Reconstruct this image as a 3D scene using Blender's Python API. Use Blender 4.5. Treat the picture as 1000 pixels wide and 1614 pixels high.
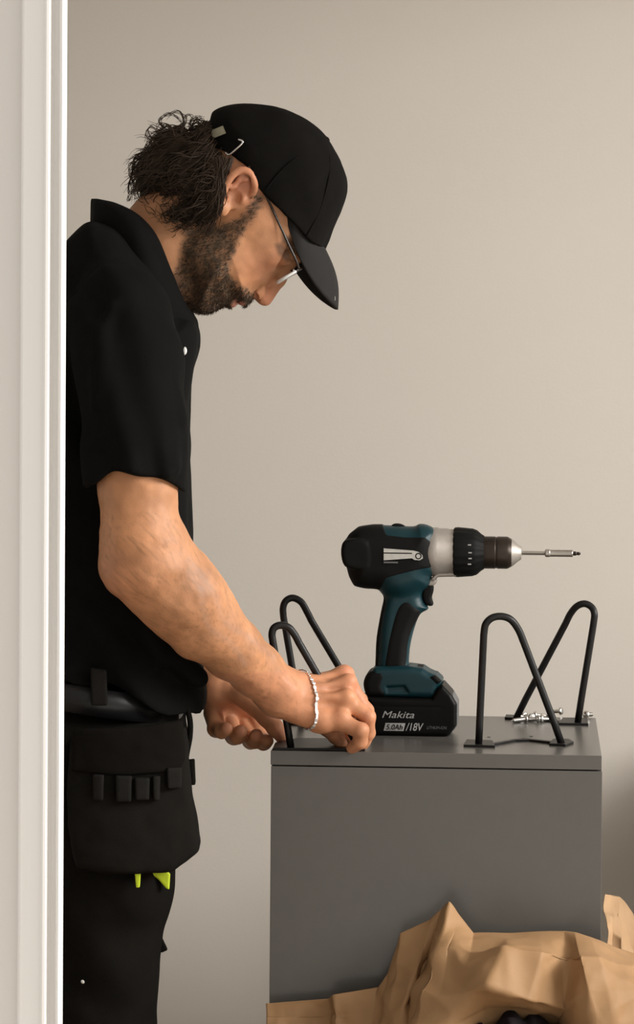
import bpy, bmesh, math, time
T0 = time.time()
import numpy as np
from mathutils import Vector, Matrix

for o in list(bpy.data.objects):
    bpy.data.objects.remove(o)
scene = bpy.context.scene
C = scene.collection

# ------------------------------------------------------------------ camera
FPX = 5000.0            # focal length in pixels of the 1000 x 1614 frame
CAMZ = 1.42             # eye height (m); level lens with vertical shift
HORX, HORY = 500.0, 560.0
ROLL = math.radians(0.4)
cam_d = bpy.data.cameras.new('camera')
cam = bpy.data.objects.new('camera', cam_d)
C.objects.link(cam)
cam.location = (0, 0, CAMZ)
cam.rotation_euler = (Matrix.Rotation(math.radians(90), 3, 'X') @ Matrix.Rotation(ROLL, 3, 'Z')).to_euler()
cam_d.sensor_fit = 'VERTICAL'
cam_d.sensor_height = 36.0
cam_d.lens = FPX / 1614.0 * 36.0
cam_d.shift_y = -(807.0 - HORY) / 1614.0
cam_d.clip_start = 0.05
scene.camera = cam

# ------------------------------------------------------------------ light
wd = bpy.data.worlds.new('world')
scene.world = wd
wd.use_nodes = True
wd.node_tree.nodes['Background'].inputs[0].default_value = (1.0, 0.95, 0.885, 1)
wd.node_tree.nodes['Background'].inputs[1].default_value = 0.74

def area_light(name, loc, target, sx, sy, power, col):
    ld = bpy.data.lights.new(name, 'AREA')
    ld.shape = 'RECTANGLE'
    ld.size, ld.size_y = sx, sy
    ld.energy = power
    ld.color = col
    o = bpy.data.objects.new(name, ld)
    C.objects.link(o)
    o.location = loc
    o.rotation_euler = (Vector(target) - Vector(loc)).to_track_quat('-Z', 'Y').to_euler()
    return o
area_light('window_daylight', (3.3, 2.9, 2.95), (0.0, 4.3, 1.0), 3.0, 2.6, 490, (1.0, 0.975, 0.95))

vs = scene.view_settings
vs.view_transform = 'Standard'
vs.look = 'None'
vs.gamma = 1.0
vs.exposure = 0.02
vs.use_curve_mapping = False

# ------------------------------------------------------------------ helpers
CR, SR = math.cos(ROLL), math.sin(ROLL)
def W(px, py, D):
    """point at distance D that is measured at pixel (px, py) of the photograph"""
    dx, dy = px - HORX, py - HORY
    x = dx * CR + dy * SR
    y = -dx * SR + dy * CR
    return np.array((x / FPX * D, D, CAMZ - y / FPX * D))
def WZ(px, py, z):
    """point of the level plane z seen at pixel (px, py)"""
    dx, dy = px - HORX, py - HORY
    x = dx * CR + dy * SR
    y = -dx * SR + dy * CR
    D = (CAMZ - z) * FPX / y
    return np.array((x / FPX * D, D, z))

def put(o, label=None, cat=None, group=None, kind=None):
    if label: o['label'] = label
    if cat: o['category'] = cat
    if group: o['group'] = group
    if kind: o['kind'] = kind
    return o

def empty(name, loc=(0, 0, 0), rz=0.0):
    o = bpy.data.objects.new(name, None)
    o.empty_display_size = 0.05
    C.objects.link(o)
    o.location = loc
    o.rotation_euler = (0, 0, rz)
    return o

bpy_mw = {}
def attach(o, parent, local=False):
    """parent; mesh coordinates are world ones unless local"""
    if parent is None:
        return o
    o.parent = parent
    if not local:
        p = parent
        off = Vector((0, 0, 0))
        while p is not None:
            off += p.location
            p = p.parent
        o.location = -off
    return o

def mesh_np(name, V, Fq, mat, parent=None, smooth=True, local=False, col=None):
    """V (n,3); Fq (m,3|4) array or a list of polygons"""
    me = bpy.data.meshes.new(name)
    if isinstance(Fq, np.ndarray):
        k = Fq.shape[1]
        me.vertices.add(len(V))
        me.vertices.foreach_set('co', np.asarray(V, np.float32).ravel())
        me.loops.add(Fq.size)
        me.loops.foreach_set('vertex_index', Fq.astype(np.int32).ravel())
        me.polygons.add(len(Fq))
        me.polygons.foreach_set('loop_start', np.arange(0, Fq.size, k, dtype=np.int32))
        me.update(calc_edges=True)
        me.validate()
    else:
        me.from_pydata([tuple(map(float, v)) for v in V], [], Fq)
        me.update()
    me.polygons.foreach_set('use_smooth', np.full(len(me.polygons), smooth))
    if col is not None:
        a = me.color_attributes.new('tone', 'FLOAT_COLOR', 'POINT')
        c4 = np.ones((len(V), 4), np.float32)
        c4[:, :3] = col
        a.data.foreach_set('color', c4.ravel())
    me.materials.append(mat)
    o = bpy.data.objects.new(name, me)
    C.objects.link(o)
    attach(o, parent, local)
    return o

def bm_obj(name, bm, mat, parent=None, smooth=False, local=False, bevel=0.0, seg=2):
    if bevel:
        bmesh.ops.bevel(bm, geom=list(bm.edges), offset=bevel, segments=seg, affect='EDGES', profile=0.5)
    bmesh.ops.recalc_face_normals(bm, faces=bm.faces)
    me = bpy.data.meshes.new(name)
    bm.to_mesh(me)
    bm.free()
    if smooth:
        me.polygons.foreach_set('use_smooth', np.full(len(me.polygons), True))
    me.materials.append(mat)
    o = bpy.data.objects.new(name, me)
    C.objects.link(o)
    attach(o, parent, local)
    return o

def bm_box(bm, lo, hi, M=None):
    r = bmesh.ops.create_cube(bm, size=1.0)
    lo, hi = Vector(lo), Vector(hi)
    for v in r['verts']:
        v.co = Vector([lo[i] + (v.co[i] + 0.5) * (hi[i] - lo[i]) for i in range(3)])
        if M is not None:
            v.co = M @ v.co
    return r['verts']

def box(name, lo, hi, mat, parent=None, bevel=0.0, local=False, M=None):
    bm = bmesh.new()
    bm_box(bm, lo, hi, M)
    return bm_obj(name, bm, mat, parent, bevel=bevel, local=local)

def frames(P):
    P = np.asarray(P, float)
    T = np.gradient(P, axis=0)
    T /= np.linalg.norm(T, axis=1)[:, None] + 1e-12
    up = np.array((0, 0, 1.0)) if abs(T[0][2]) < 0.9 else np.array((0, 1.0, 0))
    N = np.zeros_like(P)
    n = up - T[0] * up.dot(T[0])
    n /= np.linalg.norm(n)
    for i in range(len(P)):
        n = n - T[i] * n.dot(T[i])
        n /= np.linalg.norm(n) + 1e-12
        N[i] = n
    return T, N, np.cross(T, N)

def tube_np(P, r, sides=10, closed=False, caps=True):
    P = np.asarray(P, float)
    n = len(P)
    r = np.broadcast_to(np.asarray(r, float), (n,))
    T, N, Bn = frames(P)
    a = np.arange(sides) * 2 * math.pi / sides
    V = (P[:, None] + r[:, None, None] * (np.cos(a)[None, :, None] * N[:, None] + np.sin(a)[None, :, None] * Bn[:, None])).reshape(-1, 3)
    F = []
    m = n if closed else n - 1
    for i in range(m):
        i2 = (i + 1) % n
        for j in range(sides):
            j2 = (j + 1) % sides
            F.append((i * sides + j, i * sides + j2, i2 * sides + j2, i2 * sides + j))
    if caps and not closed:
        F.append(tuple(range(sides))[::-1])
        F.append(tuple((n - 1) * sides + j for j in range(sides)))
    return V, F

def tube(name, P, r, mat, parent=None, sides=10, local=False, closed=False):
    V, F = tube_np(P, r, sides, closed)
    return mesh_np(name, V, F, mat, parent, True, local)

def lathe_x(name, prof, cy, cz, mat, parent, seg=32, local=True, smooth=True, wob=None):
    """prof: list of (x, r); axis along x through (cy, cz)"""
    V, F = [], []
    a = np.arange(seg) * 2 * math.pi / seg
    for (x, r) in prof:
        rr = r * (np.ones(seg) if wob is None else wob(a))
        for j in range(seg):
            V.append((x, cy + rr[j] * math.cos(a[j]), cz + rr[j] * math.sin(a[j])))
    n = len(prof)
    for i in range(n - 1):
        for j in range(seg):
            j2 = (j + 1) % seg
            F.append((i * seg + j, (i + 1) * seg + j, (i + 1) * seg + j2, i * seg + j2))
    F.append(tuple(range(seg)))
    F.append(tuple((n - 1) * seg + j for j in range(seg))[::-1])
    o = mesh_np(name, V, F, mat, parent, smooth, local)
    if smooth:
        m = o.modifiers.new('edge', 'EDGE_SPLIT')
        m.split_angle = math.radians(35)
    return o

def cat_open(pts, n):
    pts = np.asarray(pts, float)
    P = np.vstack([2 * pts[0] - pts[1], pts, 2 * pts[-1] - pts[-2]])
    out = []
    for i in range(len(pts) - 1):
        p0, p1, p2, p3 = P[i:i + 4]
        for t in np.arange(n) / n:
            out.append(0.5 * ((2 * p1) + (-p0 + p2) * t + (2 * p0 - 5 * p1 + 4 * p2 - p3) * t * t + (-p0 + 3 * p1 - 3 * p2 + p3) * t ** 3))
    out.append(pts[-1])
    return np.array(out)

def cat_closed(pts, n):
    pts = np.asarray(pts, float)
    m = len(pts)
    out = []
    for i in range(m):
        p0, p1, p2, p3 = pts[i - 1], pts[i], pts[(i + 1) % m], pts[(i + 2) % m]
        for t in np.arange(n) / n:
            out.append(0.5 * ((2 * p1) + (-p0 + p2) * t + (2 * p0 - 5 * p1 + 4 * p2 - p3) * t * t + (-p0 + 3 * p1 - 3 * p2 + p3) * t ** 3))
    return np.array(out)

# value noise ---------------------------------------------------------------
_rng = np.random.default_rng(7)
_perm = _rng.permutation(4096)
_val = _rng.uniform(-1, 1, 4096)
def vnoise(p):
    i = np.floor(p).astype(np.int64)
    f = p - i
    f = f * f * (3 - 2 * f)
    def h(a, b, c):
        return _val[_perm[(_perm[(_perm[a & 4095] + b) & 4095] + c) & 4095]]
    x, y, z = i[:, 0], i[:, 1], i[:, 2]
    u, v, w = f[:, 0], f[:, 1], f[:, 2]
    def L(a, b, t): return a + (b - a) * t
    return L(L(L(h(x, y, z), h(x + 1, y, z), u), L(h(x, y + 1, z), h(x + 1, y + 1, z), u), v),
             L(L(h(x, y, z + 1), h(x + 1, y, z + 1), u), L(h(x, y + 1, z + 1), h(x + 1, y + 1, z + 1), u), v), w)
def fbm(p, o=3):
    s, a = 0.0, 1.0
    for k in range(o):
        s = s + a * vnoise(p * 2 ** k + 17.3 * k)
        a *= 0.5
    return s

# signed distance shapes ------------------------------------------------------
def smin(a, b, k):
    if k <= 0: return np.minimum(a, b)
    h = np.maximum(k - np.abs(a - b), 0) / k
    return np.minimum(a, b) - h * h * k * 0.25
def sd_cone(a, b, r1, r2, flat=None):
    a, b = np.asarray(a, float), np.asarray(b, float)
    ba = b - a
    bb = ba.dot(ba) + 1e-12
    R = max(r1, r2)
    s = 1.0
    if flat is not None:
        fn = np.asarray(flat[0], float)
        fn = fn / np.linalg.norm(fn)
        s = flat[1]
    def f(p):
        q = p - a
        if flat is not None:
            q = q + (q @ fn)[:, None] * fn * (1 / s - 1)
        h = np.clip(q @ ba / bb, 0, 1)
        return np.linalg.norm(q - h[:, None] * ba, axis=1) - (r1 + (r2 - r1) * h)
    return f, np.minimum(a, b) - R * max(s, 1), np.maximum(a, b) + R * max(s, 1)
def sd_ell(c, rad, R=None):
    c, rad = np.asarray(c, float), np.asarray(rad, float)
    M = np.eye(3) if R is None else np.asarray(R, float)
    def f(p):
        q = (p - c) @ M.T
        k0 = np.linalg.norm(q / rad, axis=1)
        k1 = np.linalg.norm(q / (rad * rad), axis=1) + 1e-9
        return k0 * (k0 - 1) / k1
    m = rad.max()
    return f, c - m, c + m
def poly2(px, pz, poly):
    d = np.full(px.shape, 1e9)
    s = np.zeros(px.shape, bool)
    n = len(poly)
    for i in range(n):
        ax, az = poly[i]
        bx, bz = poly[i - 1]
        ex, ez = bx - ax, bz - az
        wx, wz = px - ax, pz - az
        t = np.clip((wx * ex + wz * ez) / (ex * ex + ez * ez + 1e-15), 0, 1)
        dx, dz = wx - ex * t, wz - ez * t
        np.minimum(d, dx * dx + dz * dz, out=d)
        if abs(ez) > 1e-12:
            c = (az > pz) != (bz > pz)
            s ^= c & (px < ex * (pz - az) / ez + ax)
    return np.where(s, -1, 1) * np.sqrt(d)
def sd_ext(poly, y0, h, r):
    """outline in the x-z plane, half thickness h about y0, edges rounded by r"""
    poly = np.asarray(poly, float)
    def f(p):
        q1 = poly2(p[:, 0], p[:, 2], poly) + r
        q2 = np.abs(p[:, 1] - y0) - (h - r)
        return np.minimum(np.maximum(q1, q2), 0) + np.hypot(np.maximum(q1, 0), np.maximum(q2, 0)) - r
    lo = np.array((poly[:, 0].min(), y0 - h, poly[:, 1].min()))
    hi = np.array((poly[:, 0].max(), y0 + h, poly[:, 1].max()))
    return f, lo, hi

class Shape:
    def __init__(s):
        s.ops, s.lo, s.hi, s.disp = [], np.full(3, 1e9), np.full(3, -1e9), None
    def add(s, prim, k=0.0):
        f, lo, hi = prim
        s.ops.append((0, f, lo, hi, k))
        s.lo, s.hi = np.minimum(s.lo, lo), np.maximum(s.hi, hi)
        return s
    def sub(s, prim, k=0.0):
        s.ops.append((1, prim[0], prim[1], prim[2], k)); return s
    def cut(s, prim, k=0.0):
        s.ops.append((2, prim[0], None, None, k)); return s
    def ev(s, p, pad):
        d = np.full(len(p), 1e3)
        plo, phi = p.min(0), p.max(0)
        for op, f, lo, hi, k in s.ops:
            if lo is None:
                d = -smin(-d, -f(p), k)
                continue
            if (plo > hi + pad + k).any() or (phi < lo - pad - k).any(): continue
            m = np.all((p > lo - pad - k) & (p < hi + pad + k), axis=1)
            if not m.any(): continue
            v = f(p[m])
            if op == 0: d[m] = smin(d[m], v, k)
            else: d[m] = -smin(-d[m], v, k)
        if s.disp is not None:
            m = np.abs(d) < pad + 0.03
            d[m] += s.disp(p[m])
        return d

def nets(S, h, relax=1):
    B = 8
    lo = S.lo - 2 * h - 0.004
    nb = np.ceil((S.hi + 2 * h + 0.004 - lo) / (h * B)).astype(int)
    g = np.stack(np.meshgrid(*[np.arange(n) for n in nb], indexing='ij'), -1).reshape(-1, 3)
    cen = lo + (g + 0.5) * B * h
    pad = B * h * 1.9
    keep = []
    for i in range(0, len(cen), 8000):
        keep.append(np.abs(S.ev(cen[i:i + 8000], pad)) < B * h * 1.25 + 0.004)
    g = g[np.concatenate(keep)]
    q_ = g // 4
    g = g[np.lexsort((g[:, 0], g[:, 1], g[:, 2], q_[:, 0], q_[:, 1], q_[:, 2]))]
    NX, NY, NZ = nb * B + 2
    loc = np.stack(np.meshgrid(*[np.arange(9)] * 3, indexing='ij'), -1).reshape(-1, 3)
    cells = np.stack(np.meshgrid(*[np.arange(8)] * 3, indexing='ij'), -1).reshape(-1, 3)
    corner = np.array([(i, j, k) for i in (0, 1) for j in (0, 1) for k in (0, 1)])
    edges = [(a, b) for a in range(8) for b in range(a + 1, 8) if np.abs(corner[a] - corner[b]).sum() == 1]
    VK, VP, Q = [], [], []
    key = lambda c: c[..., 0] + NX * (c[..., 1] + NY * c[..., 2].astype(np.int64))
    for i in range(0, len(g), 48):
        gb = g[i:i + 48] * B
        ijk = gb[:, None] + loc[None]
        val = S.ev((lo + ijk.reshape(-1, 3) * h), h * 4).reshape(len(gb), 9, 9, 9)
        cv = np.stack([val[:, a:a + 8, b:b + 8, c:c + 8] for a, b, c in corner], -1).reshape(-1, 8)
        ins = cv < 0
        act = ins.any(1) & ~ins.all(1)
        if act.any():
            base = (gb[:, None] + cells[None]).reshape(-1, 3)[act]
            v = cv[act]
            acc = np.zeros((len(v), 3)); cnt = np.zeros(len(v))
            for a, b in edges:
                m = (v[:, a] < 0) != (v[:, b] < 0)
                t = v[m, a] / (v[m, a] - v[m, b])
                acc[m] += corner[a] + t[:, None] * (corner[b] - corner[a])
                cnt[m] += 1
            VK.append(key(base)); VP.append(lo + (base + acc / cnt[:, None]) * h)
        neg = val < 0
        for ax in range(3):
            sl = [slice(0, 8)] * 3
            sh = list(sl); sh[ax] = slice(1, 9)
            a0 = neg[(slice(None), *sl)]; a1 = neg[(slice(None), *sh)]
            w = np.argwhere(a0 != a1)
            if not len(w): continue
            c = gb[w[:, 0]] + w[:, 1:]
            up = a0[w[:, 0], w[:, 1], w[:, 2], w[:, 3]]
            u, v2 = (ax + 1) % 3, (ax + 2) % 3
            def off(du, dv):
                cc = c.copy(); cc[:, u] += du; cc[:, v2] += dv
                return key(cc)
            q = np.stack([off(-1, -1), off(0, -1), off(0, 0), off(-1, 0)], 1)
            q[~up] = q[~up][:, ::-1]
            Q.append(q)
    VK, VP, Q = np.concatenate(VK), np.concatenate(VP), np.concatenate(Q)
    o = np.argsort(VK)
    VK, VP = VK[o], VP[o]
    ix = np.clip(np.searchsorted(VK, Q), 0, len(VK) - 1)
    ok = (VK[ix] == Q).all(1)
    F = ix[ok]
    for _ in range(relax):
        acc = np.zeros_like(VP); cnt = np.zeros(len(VP))
        for a in range(4):
            for b in (1, 3):
                np.add.at(acc, F[:, a], VP[F[:, (a + b) % 4]])
            np.add.at(cnt, F[:, a], 2)
        VP = VP * 0.4 + 0.6 * acc / np.maximum(cnt, 1)[:, None]
    return VP, F

def lap(s): print('LAP', s, round(time.time() - T0, 1))
def solid(name, S, h, mat, parent=None, local=False, relax=1, colf=None):
    V, F = nets(S, h, relax)
    col = colf(V) if colf is not None else None
    return mesh_np(name, V, F, mat, parent, True, local, col)

# ------------------------------------------------------------------ materials
def mat(name, col, rough=0.6, metal=0.0, spec=0.5, noise=0.0, nscale=30.0, bump=0.0, bscale=200.0, bdist=0.002,
        sheen=0.0, sss=0.0, attr=False, coat=0.0, trans=0.0, ior=1.45, col2=None, stretch=(1, 1, 1), coords='Object'):
    m = bpy.data.materials.new(name)
    m.use_nodes = True
    nt = m.node_tree
    b = nt.nodes['Principled BSDF']
    b.inputs['Roughness'].default_value = rough
    b.inputs['Metallic'].default_value = metal
    b.inputs['Specular IOR Level'].default_value = spec
    b.inputs['Sheen Weight'].default_value = sheen
    b.inputs['Subsurface Weight'].default_value = sss
    if sss:
        b.inputs['Subsurface Radius'].default_value = (1.0, 0.35, 0.2)
        b.inputs['Subsurface Scale'].default_value = 0.006
    b.inputs['Coat Weight'].default_value = coat
    b.inputs['Transmission Weight'].default_value = trans
    b.inputs['IOR'].default_value = ior
    b.inputs['Base Color'].default_value = (*col, 1)
    tc = nt.nodes.new('ShaderNodeTexCoord')
    mp = nt.nodes.new('ShaderNodeMapping')
    mp.inputs['Scale'].default_value = stretch
    nt.links.new(tc.outputs[coords], mp.inputs['Vector'])
    src = None
    if attr:
        at = nt.nodes.new('ShaderNodeAttribute')
        at.attribute_name = 'tone'
        src = at.outputs['Color']
    if noise > 0:
        n = nt.nodes.new('ShaderNodeTexNoise')
        n.inputs['Scale'].default_value = nscale
        n.inputs['Detail'].default_value = 5
        nt.links.new(mp.outputs['Vector'], n.inputs['Vector'])
        mx = nt.nodes.new('ShaderNodeMix')
        mx.data_type = 'RGBA'
        nt.links.new(n.outputs['Fac'], mx.inputs['Factor'])
        if attr:
            mx.blend_type = 'MULTIPLY'
            ramp = nt.nodes.new('ShaderNodeMapRange')
            ramp.inputs['To Min'].default_value = 1 - noise
            ramp.inputs['To Max'].default_value = 1 + noise
            nt.links.new(n.outputs['Fac'], ramp.inputs['Value'])
            mx.inputs['Factor'].default_value = 1
            for l in list(mx.inputs['Factor'].links): nt.links.remove(l)
            nt.links.new(src, mx.inputs['A'])
            nt.links.new(ramp.outputs['Result'], mx.inputs['B'])
        else:
            c2 = col2 if col2 else tuple(min(1, c * (1 + noise)) for c in col)
            mx.inputs['A'].default_value = (*[c * (1 - noise) for c in col], 1) if not col2 else (*col, 1)
            mx.inputs['B'].default_value = (*c2, 1)
        src = mx.outputs['Result']
    if src is not None:
        nt.links.new(src, b.inputs['Base Color'])
    if bump > 0:
        n2 = nt.nodes.new('ShaderNodeTexNoise')
        n2.inputs['Scale'].default_value = bscale
        n2.inputs['Detail'].default_value = 4
        nt.links.new(mp.outputs['Vector'], n2.inputs['Vector'])
        bp = nt.nodes.new('ShaderNodeBump')
        bp.inputs['Strength'].default_value = bump
        bp.inputs['Distance'].default_value = bdist
        nt.links.new(n2.outputs['Fac'], bp.inputs['Height'])
        nt.links.new(bp.outputs['Normal'], b.inputs['Normal'])
    return m

M_WALL = mat('wall_paint', (0.57, 0.53, 0.47), 0.75, spec=0.3, noise=0.025, nscale=3.0, bump=0.12, bscale=220, bdist=0.001)
M_WALL2 = mat('hall_wall_paint', (0.70, 0.67, 0.64), 0.7, spec=0.3, noise=0.02, nscale=4.0, bump=0.1, bscale=220, bdist=0.001)
M_TRIM = mat('trim_gloss_paint', (0.83, 0.81, 0.785), 0.35, noise=0.015, nscale=5, bump=0.03, bscale=60)
M_FLOOR = mat('oak_floor', (0.30, 0.215, 0.14), 0.5, noise=0.3, nscale=6, stretch=(1, 12, 1), bump=0.1, bscale=40)
M_TILE = mat('pale_hall_tile', (0.74, 0.70, 0.65), 0.5, noise=0.04, nscale=5)
M_WOOD = mat('table_wood', (0.36, 0.24, 0.14), 0.55, noise=0.25, nscale=8, stretch=(1, 14, 14), bump=0.1, bscale=60)
M_CAB = mat('grey_laminate', (0.096, 0.090, 0.081), 0.27, spec=0.55, noise=0.05, nscale=60)
M_CABIN = mat('cabinet_core_edge', (0.30, 0.285, 0.26), 0.5, noise=0.05, nscale=80)
M_STEEL = mat('black_powder_coat', (0.008, 0.0075, 0.0072), 0.4, spec=0.3, noise=0.1, nscale=80, bump=0.08, bscale=900, bdist=0.0004)
M_ZINC = mat('zinc_screw', (0.75, 0.74, 0.71), 0.25, metal=1.0, noise=0.06, nscale=200)
M_SKIN = mat('skin', (0.5, 0.3, 0.2), 0.48, spec=0.35, attr=True, noise=0.16, nscale=55, sss=0.12, bump=0.22, bscale=420, bdist=0.0012)
M_HAIR = mat('brown_hair', (0.040, 0.025, 0.015), 0.6, spec=0.3, noise=0.35, nscale=40)
M_BEARD = mat('beard_hair', (0.080, 0.058, 0.040), 0.55, spec=0.4, noise=0.35, nscale=60)
M_ARMH = mat('arm_hair', (0.26, 0.155, 0.085), 0.5, noise=0.2, nscale=60)
M_SHIRT = mat('black_cotton', (0.0050, 0.0050, 0.0046), 0.92, spec=0.1, noise=0.25, nscale=25, sheen=0.0, bump=0.25, bscale=900, bdist=0.0006)
M_TROUS = mat('black_canvas', (0.0066, 0.0057, 0.0045), 0.9, spec=0.08, noise=0.3, nscale=30, sheen=0.0, bump=0.35, bscale=700, bdist=0.0008)
M_POCK = mat('pocket_canvas', (0.0080, 0.0070, 0.0055), 0.85, spec=0.12, noise=0.35, nscale=35, sheen=0.0, bump=0.35, bscale=700, bdist=0.0008)
M_LOOP = mat('webbing', (0.0115, 0.0105, 0.0088), 0.85, spec=0.12, noise=0.25, nscale=60, bump=0.3, bscale=600)
M_BELT = mat('belt_leather', (0.010, 0.010, 0.0105), 0.36, spec=0.4, noise=0.2, nscale=40, bump=0.1, bscale=200)
M_CAP = mat('cap_cotton', (0.0060, 0.0053, 0.0045), 0.9, spec=0.1, noise=0.25, nscale=40, sheen=0.0, bump=0.25, bscale=900, bdist=0.0006)
M_BRIM = mat('cap_brim_cotton', (0.020, 0.0185, 0.0175), 0.85, spec=0.25, noise=0.15, nscale=50, sheen=0.0, bump=0.25, bscale=900, bdist=0.0006)
M_PATCH = mat('cap_label', (0.36, 0.34, 0.24), 0.7, noise=0.2, nscale=120)
M_CHROME = mat('polished_metal', (0.82, 0.82, 0.80), 0.18, metal=1.0, noise=0.03, nscale=60)
M_SILVER = mat('silver_bracelet', (0.86, 0.84, 0.82), 0.3, metal=0.85, noise=0.05, nscale=300)
M_WHITE = mat('white_plastic', (0.8, 0.8, 0.77), 0.4, noise=0.03, nscale=90)
M_HIVIS = mat('neon_yellow_fabric', (0.50, 0.62, 0.02), 0.7, noise=0.12, nscale=90)
M_FRAME = mat('glasses_frame', (0.03, 0.022, 0.016), 0.3, noise=0.1, nscale=90)
M_LENS = mat('glasses_lens', (0.97, 0.98, 0.97), 0.03, trans=1.0, ior=1.25, noise=0.01, nscale=20)
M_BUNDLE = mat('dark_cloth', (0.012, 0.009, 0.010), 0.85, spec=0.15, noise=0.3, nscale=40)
M_EYE = mat('eye', (0.55, 0.5, 0.46), 0.2, noise=0.05, nscale=80)
M_TEAL = mat('teal_plastic', (0.0035, 0.027, 0.034), 0.42, spec=0.35, noise=0.18, nscale=40, bump=0.08, bscale=700, bdist=0.0004)
M_RUBBER = mat('black_rubber', (0.0055, 0.0055, 0.005), 0.6, spec=0.13, noise=0.25, nscale=50, bump=0.15, bscale=800, bdist=0.0005)
M_BATT = mat('battery_plastic', (0.0040, 0.0040, 0.0038), 0.4, spec=0.12, noise=0.2, nscale=50, bump=0.08, bscale=800, bdist=0.0004)
M_GEAR = mat('cast_aluminium', (0.35, 0.32, 0.285), 0.5, metal=0.55, noise=0.22, nscale=60, bump=0.1, bscale=300)
M_CHUCK = mat('worn_black_steel', (0.035, 0.026, 0.020), 0.38, metal=0.6, noise=0.4, nscale=60)
M_BIT = mat('bit_steel', (0.45, 0.42, 0.38), 0.32, metal=0.9, noise=0.15, nscale=120)
M_PLATE = mat('foil_label', (0.55, 0.54, 0.50), 0.32, metal=0.6, noise=0.2, nscale=180)
M_PRINT = mat('grey_print', (0.34, 0.34, 0.33), 0.5, noise=0.08, nscale=300)
M_PRINT2 = mat('faint_print', (0.10, 0.10, 0.10), 0.5, noise=0.08, nscale=300)
M_PAPER = mat('kraft_paper', (0.35, 0.205, 0.098), 0.62, spec=0.35, noise=0.12, nscale=14, bump=0.3, bscale=60, bdist=0.0015)
M_PAPER2 = mat('lit_kraft_paper', (0.47, 0.30, 0.165), 0.62, spec=0.35, noise=0.1, nscale=14, bump=0.3, bscale=60, bdist=0.0015)  # same kraft paper, brighter light on this sheet put into the colour
M_DARK = mat('dark_bag_fabric', (0.012, 0.010, 0.011), 0.8, noise=0.3, nscale=40, bump=0.3, bscale=200)

# ------------------------------------------------------------------ room shell
YB = 4.95
put(box('floor', (-2.6, 2.78, -0.1), (2.8, YB, 0.0), M_FLOOR), kind='structure')
put(box('floor', (-2.6, -3.0, -0.1), (2.8, 2.78, 0.0), M_TILE), kind='structure')      # pale hall floor on the camera's side
put(box('wall_back', (-2.6, YB, 0.0), (2.8, YB + 0.12, 2.5), M_WALL), kind='structure')
# the partition with the doorway, left of the view
DT = 2.80
xl = W(40, 800, DT)[0]
put(box('wall_left', (-2.6, DT - 0.002, 0.0), (xl + 0.012, DT + 0.10, 2.5), M_WALL2), kind='structure')
put(box('shade_block', (0.66, 3.95, 0.0), (1.23, YB, 0.87), M_TRIM, bevel=0.004), kind='structure')   # unseen block added to shade the lower wall at the right
# right wall with the window that lights the room
XR, WS0, WS1, WY0, WY1 = 1.22, 1.00, 2.20, 2.95, 4.70
bm = bmesh.new()
for lo, hi in (((XR, DT, 0.0), (XR + 0.12, YB, WS0)), ((XR, DT, WS1), (XR + 0.12, YB, 2.5)), ((XR, DT, WS0), (XR + 0.12, WY0, WS1)), ((XR, WY1, WS0), (XR + 0.12, YB, WS1))):
    bm_box(bm, lo, hi)
put(bm_obj('wall_right', bm, M_WALL), kind='structure')
bm = bmesh.new()
for lo, hi in (((XR + 0.04, WY0, WS0), (XR + 0.09, WY1, WS0 + 0.05)), ((XR + 0.04, WY0, WS1 - 0.05), (XR + 0.09, WY1, WS1)), ((XR + 0.04, WY0, WS0), (XR + 0.09, WY0 + 0.05, WS1)), ((XR + 0.04, WY1 - 0.05, WS0), (XR + 0.09, WY1, WS1))):
    bm_box(bm, lo, hi)
put(bm_obj('window_1', bm, M_TRIM), kind='structure')
put(box('ceiling', (-2.6, DT, 2.5), (2.8, YB + 0.12, 2.6), M_TRIM), kind='structure')
# door casing: a moulded profile swept up the opening's edge, a hair out of plumb
def casing():
    # (pixel column, distance in front of the partition)
    prof = [(34, 0.0), (38, 0.010), (41, 0.012), (52, 0.0125), (72, 0.014), (74.5, 0.0185), (77, 0.020), (81, 0.020), (83.5, 0.0175),
            (85, 0.011), (88, 0.0095), (94, 0.0105), (96.5, 0.015), (98.5, 0.019), (102, 0.0205), (104.5, 0.018), (105.6, 0.012), (105.6, -0.006), (34, -0.006)]
    V, F = [], []
    n = len(prof)
    for z in (0.0, 2.15):
        py = HORY + (CAMZ - z) * FPX / DT
        lean = (z - 1.3) * math.tan(math.radians(0.13)) * -1
        for (px, d) in prof:
            V.append(((px - 4 - HORX + (807 - HORY) * SR) / FPX * DT + lean, DT - d, z))
    for i in range(n):
        j = (i + 1) % n
        F.append((i, j, n + j, n + i))
    F.append(tuple(range(n))[::-1]); F.append(tuple(range(n, 2 * n)))
    o = mesh_np('trim_1', V, F, M_TRIM, None, False)
    bmx = bmesh.new(); bmx.from_mesh(o.data); bmesh.ops.recalc_face_normals(bmx, faces=bmx.faces); bmx.to_mesh(o.data); bmx.free()
    return put(o, kind='structure')
casing()

# ------------------------------------------------------------------ low table and grey cabinet
CAB_T = 0.925          # height of the cabinet's upper face
TAB_T = 0.500          # table top it stands on
CW, CD, CYAW = 0.413, 0.415, math.radians(-4.0)
FL = WZ(427, 1183, CAB_T)
ax = np.array((math.cos(CYAW), math.sin(CYAW), 0)); ay = np.array((-math.sin(CYAW), math.cos(CYAW), 0))
cab_c = FL + ax * CW / 2 + ay * CD / 2

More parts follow.
